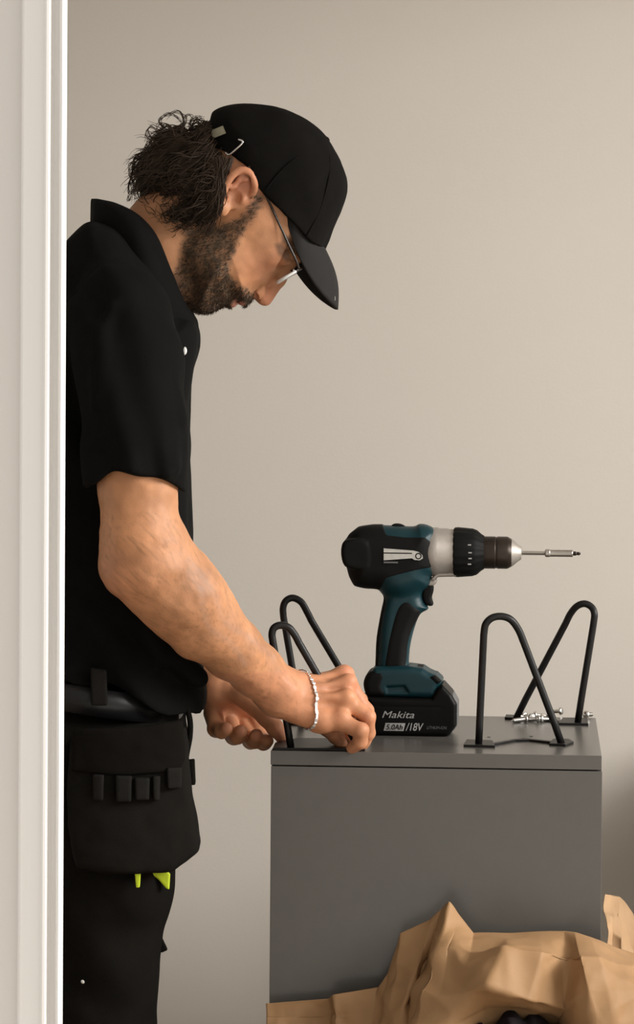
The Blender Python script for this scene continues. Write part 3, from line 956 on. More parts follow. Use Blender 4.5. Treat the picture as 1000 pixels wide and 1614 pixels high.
body.add(sd_cone(P(411, 470), P(403, 464), 0.0066, 0.0050), 0.005)
for s in (-1, 1):
    body.sub(sd_ell(P(402.5, 471, s * 0.0075), (0.0042, 0.0034, 0.0055)), 0.002)
for s in (-1, 1):
    body.sub(sd_ell(P(402, 467.5, s * 0.0150), (0.0042, 0.0050, 0.0058)), 0.002)      # nostril seen from the side
    body.sub(sd_cone(P(412, 450, s * 0.0205), P(399, 459, s * 0.0200), 0.0016, 0.0020), 0.004)   # crease round the wing
# lips
body.add(sd_cone(P(384, 476, -0.014), P(384, 476, 0.014), 0.0052, 0.0052), 0.004)
body.add(sd_cone(P(367, 478, -0.013), P(367, 478, 0.013), 0.0055, 0.0055), 0.004)
body.sub(sd_cone(P(375, 474, -0.022), P(375, 474, 0.022), 0.0018, 0.0018), 0.003)
# ears
def ear(s):
    y = s * 0.079
    hx = [(396, 312), (401, 298), (401, 287), (396, 275), (385, 268), (373, 271), (362, 282), (354, 299), (349, 316), (349, 328)]
    hp = cat_open(np.array([P(x, yy, y + s * o) for (x, yy), o in zip(hx, (-0.004, 0.004, 0.010, 0.013, 0.014, 0.014, 0.013, 0.011, 0.006, 0.002))]), 2)
    body.add(sd_ell(P(374, 300, s * 0.076), (0.018, 0.005, 0.026), np.array([[0.83, 0, -0.56], [0, 1, 0], [0.56, 0, 0.83]])), 0.004)
    for i in range(len(hp) - 1):
        body.add(sd_cone(hp[i], hp[i + 1], 0.0042, 0.0042), 0.002)
    ah = [P(389, 283, y + s * 0.003), P(378, 283, y + s * 0.005), P(368, 296, y + s * 0.005), P(361, 314, y + s * 0.004)]
    for i in range(3):
        body.add(sd_cone(ah[i], ah[i + 1], 0.0034, 0.0034), 0.004)
    body.add(sd_ell(P(352, 329, y), (0.0085, 0.0055, 0.0095)), 0.006)
    body.add(sd_ell(P(381, 314, y), (0.006, 0.005, 0.006)), 0.005)
    body.sub(sd_ell(P(371, 310, s * 0.084), (0.0075, 0.0075, 0.0095)), 0.004)
    body.sub(sd_ell(P(391, 277, s * 0.087), (0.0085, 0.0055, 0.0065)), 0.003)
ear(-1); ear(1)
# shoulder girdle under the shirt
for s in (-1, 1):
    body.add(sd_cone(P(205, 450), P(190, 505, s * 0.17), 0.042, 0.042), 0.02)
# right (near) arm
JR = dict(sh=(203, 470, -0.205), el=(222, 868, -0.245))
up = [(P(190, 510, -0.190), 0.046), (P(214, 640, -0.225), 0.048), (P(217, 760, -0.235), 0.0462), (P(222, 850, -0.240), 0.0465), (P(232, 888, -0.240), 0.0475),
      (P(285, 937, -0.215), 0.0475), (P(328, 986, -0.180), 0.0425), (P(366, 1022, -0.150), 0.0365), (P(404, 1056, -0.115), 0.0315), (P(444, 1091, -0.090), 0.0305)]
for i in range(len(up) - 1):
    body.add(sd_cone(up[i][0], up[i + 1][0], up[i][1], up[i + 1][1]), 0.012)
body.add(sd_ell(P(196, 896, -0.240), (0.026, 0.026, 0.026)), 0.025)          # elbow point
body.add(sd_cone(P(262, 858, -0.235), P(330, 950, -0.195), 0.026, 0.024), 0.02)   # brachioradialis
body.add(sd_cone(P(236, 940, -0.235), P(300, 1004, -0.195), 0.024, 0.020), 0.02)
body.add(sd_ell(P(447, 1088, -0.115), (0.012, 0.010, 0.012)), 0.012)         # ulna knob
def hand(meta, fingers, k1=0.008):
    for a, b, r1, r2 in meta:
        body.add(sd_cone(a, b, r1, r2), k1)
    for f in fingers:
        for i in range(len(f) - 1):
            (a, r1), (b, r2) = f[i], f[i + 1]
            body.add(sd_cone(a, b, r1, r2), 0.0022 if i == 0 else 0.0008)
            if 0 < i:
                body.add(sd_ell(a, (r1 * 1.05,) * 3), 0.002)
WR = lambda x, y, D: W(x, y, D)
n_r = (0.15, -0.69, 0.70)
body.add(sd_cone(W(444, 1091, 3.960), W(478, 1102, 3.975), 0.0335, 0.0335, (n_r, 0.80)), 0.012)
hand([(W(468, 1118, 3.958), W(508, 1134, 3.954), 0.0185, 0.0165), (W(505, 1133, 3.954), W(538, 1137, 3.952), 0.0165, 0.0118),
      (W(474, 1108, 3.962), W(547, 1106, 3.962), 0.0160, 0.0125),
      (W(476, 1096, 3.972), W(548, 1083, 3.980), 0.0155, 0.0128),
      (W(474, 1086, 3.990), W(542, 1067, 4.002), 0.0160, 0.0120),
      (W(478, 1112, 4.000), W(512, 1128, 4.015), 0.0190, 0.0150)],
     [[(W(537, 1139, 3.950), 0.0112), (W(569, 1151, 3.940), 0.0099), (W(568, 1169, 3.948), 0.0088), (W(556, 1178, 3.960), 0.0075)],
      [(W(548, 1106, 3.961), 0.0118), (W(580, 1129, 3.955), 0.0102), (W(581, 1155, 3.966), 0.0088), (W(573, 1174, 3.976), 0.0074)],
      [(W(549, 1084, 3.980), 0.0125), (W(576, 1122, 3.980), 0.0110), (W(572, 1152, 3.992), 0.0094), (W(562, 1172, 4.000), 0.0078)],
      [(W(543, 1067, 4.003), 0.0120), (W(566, 1104, 4.012), 0.0110), (W(558, 1140, 4.018), 0.0094), (W(546, 1168, 4.014), 0.0078)],
      [(W(500, 1126, 4.012), 0.0135), (W(516, 1146, 4.010), 0.0115), (W(530, 1160, 4.004), 0.0102), (W(539, 1170, 3.998), 0.0085)]])
# knuckles of the near hand
for q in ((W(538, 1130, 3.946)), (W(549, 1098, 3.953)), (W(550, 1073, 3.972)), (W(543, 1060, 3.998))):
    body.add(sd_ell(q, (0.0085, 0.0085, 0.0085)), 0.012)
for a, b in ((W(486, 1100, 3.946), W(546, 1098, 3.951)), (W(490, 1086, 3.955), W(547, 1074, 3.969)), (W(490, 1072, 3.976), W(540, 1061, 3.994))):
    body.add(sd_cone(a, b, 0.0028, 0.0035), 0.009)                           # tendons
# left (far) arm
lf = [(P(190, 510, 0.190), 0.046), (P(214, 640, 0.225), 0.048), (P(215, 850, 0.235), 0.046), (P(232, 905, 0.220), 0.045), (P(280, 985, 0.150), 0.042), (P(322, 1045, 0.085), 0.034), (P(346, 1078, 0.060), 0.031)]
for i in range(len(lf) - 1):
    body.add(sd_cone(lf[i][0], lf[i + 1][0], lf[i][1], lf[i + 1][1]), 0.012)
hand([(P(342, 1084, 0.062), P(337, 1122, 0.058), 0.018, 0.0135), (P(350, 1088, 0.068), P(358, 1130, 0.074), 0.018, 0.0130), (P(362, 1088, 0.070), P(382, 1132, 0.082), 0.018, 0.0130),
      (P(372, 1085, 0.066), P(402, 1128, 0.078), 0.018, 0.0130), (P(370, 1082, 0.045), P(404, 1112, 0.024), 0.019, 0.0150)],
     [[(P(337, 1124, 0.058), 0.0125), (P(341, 1148, 0.032), 0.0112), (P(350, 1152, 0.012), 0.0100), (P(357, 1149, 0.002), 0.0088)],
      [(P(358, 1132, 0.074), 0.0125), (P(368, 1160, 0.044), 0.0115), (P(375, 1160, 0.018), 0.0105), (P(380, 1153, 0.004), 0.0092)],
      [(P(382, 1134, 0.082), 0.0125), (P(396, 1166, 0.052), 0.0115), (P(401, 1167, 0.026), 0.0105), (P(404, 1160, 0.010), 0.0092)],
      [(P(401, 1130, 0.078), 0.0125), (P(411, 1162, 0.056), 0.0112), (P(416, 1170, 0.030), 0.0102), (P(421, 1168, 0.012), 0.0088)],
      [(P(404, 1112, 0.024), 0.0150), (P(421, 1130, 0.010), 0.0122), (P(434, 1148, 0.004), 0.0112), (P(445, 1163, 0.004), 0.0082)]])
body.disp = lambda p: 0.0009 * fbm(p * 55, 2)

beard_px = [(420, 314), (404, 312), (396, 330), (384, 346), (355, 358), (320, 362), (298, 366), (286, 409), (276, 440), (286, 475), (304, 500), (320, 506), (345, 506), (368, 492), (396, 490), (404, 474), (397, 461), (380, 451), (367, 440), (364, 425), (368, 408), (380, 382), (393, 360), (411, 335)]
beard_poly = XZ(beard_px)
brow_poly = XZ([(446, 372), (458, 376), (474, 392), (470, 402), (456, 394), (446, 384)])
eye_dark_poly = XZ([(435, 388), (446, 385), (457, 398), (462, 414), (452, 414), (439, 402)])  # darkens the skin over the eye, lid and socket
lip_poly = XZ([(372, 470), (386, 472), (386, 486), (378, 486), (366, 486), (366, 479)])
def beard_mask(V):
    inhead = (V[:, 2] > P(300, 520)[2]) & (V[:, 0] > P(270, 400)[0])
    d = poly2(V[:, 0], V[:, 2], beard_poly)
    m = np.clip(0.5 - (d + 0.0025 * fbm(V * 220, 2)) / 0.008, 0, 1) * inhead
    dl = poly2(V[:, 0], V[:, 2], lip_poly)
    lips = np.clip(0.5 - dl / 0.003, 0, 1) * (np.abs(V[:, 1] - YM) < 0.022) * inhead
    # bare cheeks in front view: mouth corners stay covered
    return m * (1 - lips), lips
def blob(V, c, r):
    return np.exp(-((V - c) ** 2).sum(1) / (r * r))
def skin_tone(V):
    n = fbm(V * 45, 3)[:, None]
    n2 = fbm(V * 14 + 5, 2)[:, None]
    base = np.array((0.535, 0.258, 0.128))
    col = base * (1 + 0.15 * n + 0.13 * n2)
    red = np.zeros(len(V))
    for c, r, a in ((P(205, 905, -0.25), 0.03, 0.8), (P(421, 470), 0.018, 0.7), (P(385, 285, -0.08), 0.03, 0.7), (P(420, 420, -0.05), 0.03, 0.35),
                    (W(549, 1080, 3.975), 0.02, 0.7), (W(548, 1062, 3.99), 0.016, 0.7), (W(538, 1132, 3.945), 0.013, 0.6), (W(578, 1130, 3.95), 0.014, 0.6), (W(572, 1146, 3.94), 0.012, 0.6),
                    (P(357, 1149, -0.006), 0.012, 0.6), (P(381, 1152, -0.004), 0.012, 0.6), (P(404, 1160, 0.0), 0.012, 0.6), (P(440, 1158, -0.004), 0.014, 0.6)):
        red = np.maximum(red, a * blob(V, c, r))
    hands = (V[:, 2] < P(400, 1040)[2])
    red = np.maximum(red, 0.28 * hands)
    red = red[:, None]
    col = col * (1 - red) + red * np.array((0.56, 0.222, 0.138)) * (1 + 0.08 * n)
    neck = np.exp(-(((V - P(250, 370, -0.05)) / 0.07) ** 2).sum(1))[:, None]
    col = col * (1 - 0.5 * neck) + 0.5 * neck * np.array((0.48, 0.24, 0.12))
    # veins on the near forearm
    ve = np.zeros(len(V))
    for vp in ([(300, 880), (338, 930), (352, 975), (392, 1010), (430, 1045)], [(318, 925), (330, 985), (362, 1012), (385, 1050)]):
        q = cat_open(np.array([P(x, y, -0.22) for x, y in vp]), 6)
        dd = np.sqrt(((V[:, None, [0, 2]] - q[None, :, [0, 2]]) ** 2).sum(2)).min(1) if len(V) < 1 else None
        dm = np.full(len(V), 1e9)
        for t in q:
            np.minimum(dm, (V[:, 0] - t[0]) ** 2 + (V[:, 2] - t[2]) ** 2, out=dm)
        ve = np.maximum(ve, np.exp(-dm / 0.004 ** 2) * (V[:, 1] < YM - 0.09))
    ve = 0.28 * ve[:, None]
    col = col * (1 - ve) + ve * np.array((0.34, 0.24, 0.20))
    # fine hair lies along the forearm
    fd = P(440, 1090) - P(280, 930); fd /= np.linalg.norm(fd)
    al = V @ fd
    st = np.stack([al * 55, (V @ np.array((-fd[2], 0, fd[0]))) * 330, V[:, 1] * 330], 1)
    arm = ((V[:, 1] < YM - 0.07) & (V[:, 2] < P(200, 790)[2]) & (V[:, 0] < P(470, 1090)[0]))
    hh = (np.clip(fbm(st, 2), 0, 1) * 0.34 * arm)[:, None]
    col = col * (1 - hh) + hh * np.array((0.17, 0.10, 0.055))
    bm_, lips = beard_mask(V)
    g = (bm_ * np.clip(0.80 + 0.35 * fbm(V * 160, 2), 0.35, 0.97))[:, None]
    col = col * (1 - g) + g * np.array((0.125, 0.087, 0.058))
    col = col * (1 - 0.8 * lips[:, None]) + 0.8 * lips[:, None] * np.array((0.40, 0.17, 0.13))
    for poly, a in ((brow_poly, 0.85), (eye_dark_poly, 0.72)):
        d = poly2(V[:, 0], V[:, 2], poly)
        m = (a * np.clip(0.5 - d / 0.0055, 0, 1) * (np.abs(V[:, 1] - YM) > 0.012))[:, None]
        col = col * (1 - m) + m * np.array((0.05, 0.033, 0.022))
    return np.clip(col, 0, 1)
VB, FB = nets(body, 0.0015, 1)
bcol = skin_tone(VB)
lap('nets body')
skin = mesh_np('body', VB, FB, M_SKIN, man, True, False, bcol)
nor = np.zeros(len(VB) * 3, np.float32)
skin.data.vertex_normals.foreach_get('vector', nor)
nor = nor.reshape(-1, 3)

lap('skin')
# --- hairs: short tapered blades rooted in the skin
def blades(name, roots, N, flow, ln, wd, mtl, seed, lift=0.5, jit=0.35):
    r = np.random.default_rng(seed)
    n = len(roots)
    d = N * lift + flow + r.normal(0, jit, (n, 3))
    d /= np.linalg.norm(d, axis=1)[:, None]
    s = np.cross(d, N + 1e-3); s /= np.linalg.norm(s, axis=1)[:, None] + 1e-9
    t = np.cross(d, s)
    l = (ln * r.uniform(0.6, 1.3, n))[:, None]
    base = roots - N * 0.0008
    V = np.stack([base + s * wd, base - s * wd * 0.5 + t * wd * 0.87, base - s * wd * 0.5 - t * wd * 0.87, base + d * l * 0.55 + N * l * 0.06 + s * wd * 0.4, base + d * l - N * l * 0.10], 1).reshape(-1, 3)
    i = np.arange(n)[:, None] * 5
    F = np.concatenate([i + np.array([[0, 1, 4]]), i + np.array([[1, 2, 4]]), i + np.array([[2, 3, 4]]), i + np.array([[3, 0, 4]])])
    return mesh_np(name, V, F, mtl, man, True)
rg = np.random.default_rng(11)
bmask, _ = beard_mask(VB)
c = np.where(bmask > 0.3)[0]
c = c[rg.random(len(c)) < np.minimum(1, 9000 / max(1, len(c))) * bmask[c]]
fl = np.tile(np.array((-0.55, 0, -0.55)), (len(c), 1))
put(blades('beard', VB[c], nor[c], fl, 0.0058, 0.00032, M_BEARD, 5, 0.45, 0.4), 'short full brown beard', kind='stuff')
bd = (np.abs(poly2(VB[:, 0], VB[:, 2], brow_poly)) < 0.004) & (np.abs(VB[:, 1] - YM) > 0.012) & (np.abs(VB[:, 1] - YM) < 0.06)
c = np.where(bd)[0]
c = rg.choice(c, min(260, len(c)), replace=False)
put(blades('eyebrow', VB[c], nor[c], np.tile(np.array((-0.3, 0, 0.5)), (len(c), 1)), 0.007, 0.0003, M_HAIR, 8, 0.3, 0.3), 'dark eyebrows', kind='stuff')

lap('blades')
# --- curly hair below the cap
hb = Shape()
for (x, y, rx, ry, rz) in ((305, 290, 0.052, 0.074, 0.056), (258, 270, 0.030, 0.055, 0.032), (298, 332, 0.040, 0.074, 0.027), (326, 240, 0.022, 0.070, 0.036), (341, 275, 0.017, 0.083, 0.036), (334, 318, 0.014, 0.084, 0.028), (275, 230, 0.022, 0.045, 0.020), (349, 292, 0.009, 0.089, 0.030)):
    hb.add(sd_ell(P(x, y), (rx, ry, rz)), 0.016)
hb.disp = lambda p: 0.003 + 0.007 * fbm(p * 36, 2) + 0.0016 * np.sin(p[:, 0] * 260 + p[:, 2] * 420 + 9 * vnoise(p * 32))
hair = solid('hair', hb, 0.0024, M_HAIR, man)
put(hair, 'dark brown curly hair curling out below the cap')
VH = np.zeros(len(hair.data.vertices) * 3, np.float32); hair.data.vertices.foreach_get('co', VH); VH = VH.reshape(-1, 3)
NH = np.zeros(len(VH) * 3, np.float32); hair.data.vertex_normals.foreach_get('vector', NH); NH = NH.reshape(-1, 3)
VH = VH + 0.0
def strands(n, seed):
    r = np.random.default_rng(seed)
    AV, AF, off = [], [], 0
    idx = r.choice(len(VH), n)
    for i in idx:
        p, nn = VH[i].astype(float), NH[i].astype(float)
        flow = np.array((-0.75, 0, -0.45)) + 0.8 * np.array([vnoise(p[None] * 30 + 40 * q)[0] for q in range(3)]) + r.normal(0, 0.14, 3)
        flow = flow - nn * flow.dot(nn) * 0.85
        flow /= np.linalg.norm(flow) + 1e-9
        b = np.cross(flow, nn)
        ln = r.uniform(0.03, 0.06)
        cr = r.uniform(0.003, 0.008)
        w = r.uniform(0.5, 1.25) * 2 * math.pi
        ph = r.uniform(0, 6.28)
        t = np.linspace(0, 1, 12)
        g = cr * (0.4 + 0.8 * t)
        path = p + nn * 0.001 + flow * ((t - 0.3) * ln)[:, None] + nn * (g * np.cos(w * t + ph))[:, None] * 0.8 + b * (g * np.sin(w * t + ph))[:, None] - nn * (0.010 * (t - 0.4) ** 2)[:, None]
        rad = r.uniform(0.0004, 0.0010) * (1 - 0.75 * t ** 2)
        V, F = tube_np(path, rad, 4, caps=False)
        AV.append(V); AF += [tuple(a + off for a in f) for f in F]; off += len(V)
    # loose wisps that stand off the head
    wis = [((262, 205), (250, 190), (268, 178), (284, 190), (290, 210)), ((285, 205), (292, 188), (283, 176), (272, 178), (266, 184)), ((300, 205), (308, 192), (318, 190), (322, 200), (316, 212)),
           ((245, 222), (233, 212), (238, 198), (248, 204), (250, 214)), ((318, 212), (330, 200), (340, 196), (346, 190), (350, 188)), ((226, 262), (210, 258), (206, 276), (214, 290), (222, 284)),
           ((218, 270), (206, 282), (203, 298), (208, 306), (216, 300)), ((255, 228), (240, 222), (232, 230), (228, 242), (236, 246)), ((275, 212), (268, 200), (258, 196), (250, 200), (246, 208)),
           ((296, 212), (288, 196), (292, 184), (300, 182), (304, 190)), ((236, 300), (228, 310), (236, 324), (248, 322), (250, 310)), ((246, 306), (240, 318), (250, 330), (262, 330), (262, 318)),
           ((222, 286), (212, 296), (205, 310), (203, 316), (206, 310)), ((310, 208), (300, 196), (306, 186), (314, 184), (318, 188))]
    for k in range(5):
        for wpt in wis:
            dy = r.uniform(-0.05, 0.04)
            j = r.normal(0, 2.2, (5, 2))
            path = cat_open(np.array([P(x + a, y + b_, dy + q * 0.003) for q, ((x, y), (a, b_)) in enumerate(zip(wpt, j))]), 5)
            tt = np.linspace(0, 1, len(path))
            V, F = tube_np(path, r.uniform(0.0004, 0.0009) * (1 - 0.7 * tt), 5, caps=False)
            AV.append(V); AF += [tuple(a + off for a in f) for f in F]; off += len(V)
    # locks combed back over the rear of the ear
    for k in range(150):
        x0, y0 = r.uniform(336, 366), r.uniform(246, 262)
        x1, y1 = r.uniform(338, 356), r.uniform(275, 300)
        x2, y2 = r.uniform(328, 350), r.uniform(312, 336)
        x3, y3 = r.uniform(296, 340), r.uniform(338, 364)
        path = cat_open(np.array([P(x0, y0, -0.082), P(x1, y1, -0.0945 + r.normal(0, 0.002)), P(x2, y2, -0.091 + r.normal(0, 0.003)), P(x3, y3, -0.076 + r.normal(0, 0.004))]), 6)
        tt = np.linspace(0, 1, len(path))
        path[:, 0] += 0.0025 * np.sin(tt * 9 + k); path[:, 2] += 0.002 * np.cos(tt * 11 + k)
        V, F = tube_np(path, r.uniform(0.0005, 0.0010) * (1 - 0.6 * tt), 4, caps=False)
        AV.append(V); AF += [tuple(a + off for a in f) for f in F]; off += len(V)
    o = mesh_np('hair_strands', np.concatenate(AV), np.array(AF), M_HAIR, None, True)
    o.parent = hair
    put(o, kind='stuff')
# (hair sits at -root offset, so its children share the world coordinates)
strands(2600, 21)

lap('hair')
# --- cap
cap_c = P(430, 300)
YAW = math.radians(7)
def yaw_pts(V):
    c_, s_ = math.cos(YAW), math.sin(YAW)
    q = np.asarray(V, float) - cap_c
    return np.stack([q[:, 0] * c_ - q[:, 1] * s_, q[:, 0] * s_ + q[:, 1] * c_, q[:, 2]], 1) + cap_c
dome_px = [(331, 190), (338, 173), (365, 164), (397, 162.5), (449, 171), (486, 190), (516, 216), (538, 253), (547, 292), (541, 322), (525, 365), (513, 396), (506, 440), (460, 466), (400, 430), (350, 370), (316, 300), (318, 235)]
dome = cat_closed(XZ(dome_px), 3)
edge_px = [(300, 120), (600, 120), (600, 420), (513, 396), (484, 377), (455, 350), (438, 332), (420, 316), (406, 296), (390, 268), (372, 256), (354, 243), (338, 225), (330, 198)]
cs = Shape()
cs.add(sd_ext(dome, YM, 0.0865, 0.0865))
inner = sd_ext(dome, YM, 0.0865, 0.0865)
cs.cut((lambda p: -(inner[0](p) + 0.013), None, None))
edge = XZ(edge_px)
cs.cut((lambda p: poly2(p[:, 0], p[:, 2], edge), None, None), 0.002)
# rear opening above the strap
rear = sd_ell(P(333, 190), (0.020, 0.030, 0.012))
def capdisp(p):
    q = p - P(516, 218)
    q = q / (np.linalg.norm(q, axis=1)[:, None] + 1e-9)
    a = np.arctan2(p[:, 1] - YM, (p - P(430, 280))[:, 0] * 0.5 + -(p - P(430, 280))[:, 2] * 0.87)
    seam = np.exp(-(np.abs(((a / (math.pi / 3) + 0.5) % 1) - 0.5) / 0.035) ** 2)
    return 0.0018 * fbm(p * 28, 2) + 0.0006 * seam
cs.disp = capdisp
CVt, CFt = nets(cs, 0.0022, 1)
cap = mesh_np('cap', CVt, CFt, M_CAP, man)
put(cap, 'black cotton baseball cap')
def child(o):
    o.parent = cap
    return o
NA, NT = 41, 16
V, F = [], []
for i in range(NA):
    a = -1 + 2 * i / (NA - 1)
    ax_, ay_ = 513 + (452 - 513) * abs(a) ** 1.9, 395 + (346 - 395) * abs(a) ** 1.9
    ln = math.sqrt(max(0.0, 1 - abs(a) ** 5))
    for j in range(NT):
        t = j / (NT - 1)
        bow = 9 * math.sin(math.pi * t) * (1 - a * a)
        px = ax_ - 2 + (21 + 6 * (1 - a * a) * 0) * t * ln + bow - 10 * a * a * t
        py = ay_ - 4 + 97 * t * ln
        V.append(P(px, py, a * 0.074 * (1 - 0.10 * t)))
Vb = yaw_pts(np.array(V))
idx = np.arange(NA * NT).reshape(NA, NT)
Fb = np.stack([idx[:-1, :-1], idx[1:, :-1], idx[1:, 1:], idx[:-1, 1:]], -1).reshape(-1, 4)
brim = child(mesh_np('brim', Vb, Fb, M_BRIM, None, True))
sm = brim.modifiers.new('thickness', 'SOLIDIFY'); sm.thickness = 0.0032; sm.offset = 0
put(brim, 'curved dark grey cap brim')
bs = Shape()
bs.add(sd_ell(P(510.5, 222), (0.008, 0.008, 0.0065)))
Vx, Fx = nets(bs, 0.0012)
child(mesh_np('button', Vx, Fx, M_CAP, None))
# near side of the dome at a pixel
def dome_y(px, py, extra=0.0):
    q = P(px, py)
    d = poly2(np.array([q[0]]), np.array([q[2]]), dome)[0]
    R = 0.0865
    return -math.sqrt(max(0.0, R * R - (R + d) ** 2)) - extra
def dome_pt(px, py, extra=0.0):
    return P(px, py, dome_y(px, py, extra))
def on_dome(name, pts, width, mtl, extra=0.0015, n=8, th=0.0022):
    path = cat_open(np.array([[x, y] for x, y in pts], float), n)
    tg = np.gradient(path, axis=0); tg /= np.linalg.norm(tg, axis=1)[:, None]
    nm = np.stack([-tg[:, 1], tg[:, 0]], 1)
    V, F = [], []
    for k in range(len(path)):
        for s, e in ((-1, extra), (1, extra), (1, extra - th), (-1, extra - th)):
            q = path[k] + nm[k] * s * width / 2
            V.append(dome_pt(q[0], q[1], e))
    m = len(path)
    for k in range(m - 1):
        for s in range(4):
            F.append((k * 4 + s, k * 4 + (s + 1) % 4, (k + 1) * 4 + (s + 1) % 4, (k + 1) * 4 + s))
    F.append((0, 1, 2, 3)); F.append(tuple((m - 1) * 4 + s for s in (3, 2, 1, 0)))
    return child(mesh_np(name, V, F, mtl, None, False))
put(on_dome('strap', [(337, 222), (350, 228), (362, 232), (372, 236)], 17, M_CAP, 0.0045), 'black adjusting strap')
put(on_dome('label_patch', [(334, 212), (344, 208), (354, 204)], 13, M_PATCH, 0.008, 8, 0.008), 'faded olive label on the strap')
bk = [dome_pt(x, y, 0.0055) for x, y in cat_open(np.array([(355, 240.5), (360, 244), (364, 242.5), (374, 234), (382, 226), (382, 222), (376, 220)], float), 4)]
put(child(tube('buckle', bk, 0.0013, M_CHROME, None, 8)), 'silver strap buckle')
for pts in ([(516, 218), (480, 240), (445, 268), (418, 300)], [(516, 218), (520, 270), (505, 330), (483, 374)], [(516, 218), (460, 190), (395, 185), (345, 205)]):
    pp = [dome_pt(x, y, 0.0008) for x, y in cat_open(np.array(pts, float), 8)]
    child(tube('seam', pp, 0.0009, M_CAP, None, 6))
# printed speck on the brim
sp = Vb.reshape(NA, NT, 3)[14, 13]
bm = bmesh.new(); bm_box(bm, sp - np.array((0.0008, 0.0030, 0.0026)), sp + np.array((0.0008, 0.0006, 0.0026)))
child(bm_obj('brim_mark', bm, M_WHITE, None))

lap('cap')
# --- glasses
uu = np.array((0.866, 0, 0.5)); 
gc = lambda s: P(457, 433.5, s * 0.033)
gl = None
def rim(s):
    out = []
    for t in np.linspace(0, 2 * math.pi, 36, endpoint=False):
        a = math.copysign(abs(math.cos(t)) ** 0.7, math.cos(t)) * 0.026
        b = math.copysign(abs(math.sin(t)) ** 0.7, math.sin(t)) * 0.0175
        out.append(gc(s) + np.array((0, 1, 0)) * a + uu * b)
    return np.array(out)
r1 = rim(-1)
glasses = tube('glasses', r1, 0.0011, M_FRAME, man, 8, closed=True)
put(glasses, 'thin dark framed spectacles')
r2 = rim(1)
o = tube('rim', r2, 0.0011, M_FRAME, None, 8, closed=True); o.parent = glasses
for r_ in (r1, r2):
    cc = r_.mean(0)
    nrm = np.array((0.5, 0, -0.866))
    V = [cc + nrm * 0.001] + list(r_ + nrm * 0.0006) + [cc - nrm * 0.0006] + list(r_ - nrm * 0.0006)
    n = len(r_)
    F = [(0, 1 + i, 1 + (i + 1) % n) for i in range(n)] + [(n + 1, n + 2 + (i + 1) % n, n + 2 + i) for i in range(n)] + [(1 + i, n + 2 + i, n + 2 + (i + 1) % n, 1 + (i + 1) % n) for i in range(n)]
    o = mesh_np('lens', V, F, M_LENS, None, False); o.parent = glasses
for r_, s in ((r1, -1), (r2, 1)):
    low = []
    for t in np.linspace(math.pi - 0.45, 2 * math.pi + 0.45, 26):
        low.append(gc(s) + np.array((0, 1, 0)) * math.copysign(abs(math.cos(t)) ** 0.7, math.cos(t)) * 0.026 + uu * math.copysign(abs(math.sin(t)) ** 0.7, math.sin(t)) * 0.0175)
    o = tube('lower_rim', np.array(low) + np.array((-0.0006, 0, -0.0008)), 0.0019, M_WHITE, None, 8); o.parent = glasses
    put(o, 'pale lower rim')
    y0 = s * 0.0605
    tp = cat_open(np.array([P(472, 424, y0), P(466, 408, s * 0.066), P(456, 387, s * 0.070), P(427, 324, s * 0.0775), P(404, 276, s * 0.081), P(392, 262, s * 0.083)]), 5)
    o = tube('temple_arm', tp, 0.0015, M_FRAME, None, 8); o.parent = glasses
br = cat_open(np.array([P(462, 429, -0.008), P(458, 424, -0.004), P(458, 424, 0.004), P(462, 429, 0.008)]), 5)
o = tube('bridge', br, 0.0012, M_FRAME, None, 8); o.parent = glasses

lap('glasses')
# --- shirt
sh = Shape()
tor = cat_closed(XZ([(150, 352), (184, 364), (225, 403), (260, 464), (286, 498), (303, 506), (312, 520), (311, 548), (301, 590), (294, 640), (297, 700), (299, 780), (300, 880), (304, 970), (318, 1030), (322, 1062), (316, 1110), (280, 1160), (120, 1160), (0, 1130),
                     (-15, 1000), (-18, 850), (-20, 700), (0, 560), (45, 450), (90, 402), (125, 374)]), 3)
sh.add(sd_ext(tor, YM, 0.172, 0.105))
for s in (-1, 1):
    sh.add(sd_cone(P(168, 420, s * 0.03), P(190, 500, s * 0.165), 0.050, 0.058), 0.03)
    sl = [(P(190, 500, s * 0.180), 0.061), (P(203, 580, s * 0.205), 0.0635), (P(211, 660, s * 0.225), 0.0610), (P(214, 775, s * 0.235), 0.0590)]
    for i in range(3):
        sh.add(sd_cone(sl[i][0], sl[i + 1][0], sl[i][1], sl[i + 1][1]), 0.02)
# creases of the cloth on the near side
for (x0, y0, x1, y1, dd, rr_) in ((226, 560, 262, 745, -0.272, 0.006), (246, 590, 274, 735, -0.262, 0.006), (262, 540, 284, 660, -0.240, 0.006), (190, 600, 205, 740, -0.280, 0.005), (176, 480, 150, 640, -0.262, 0.007)):
    sh.add(sd_cone(P(x0, y0, dd + 0.020), P(x1, y1, dd - 0.010), rr_ * 0.6, rr_), 0.012)
for (x0, y0, x1, y1) in ((112, 880, 250, 1032), (118, 950, 236, 1058), (190, 905, 292, 1020), (240, 980, 308, 1070), (110, 800, 200, 920)):
    sh.add(sd_cone(P(x0, y0, -0.166), P(x1, y1, -0.160 + (0.03 if x1 > 280 else 0)), 0.006, 0.009), 0.016)
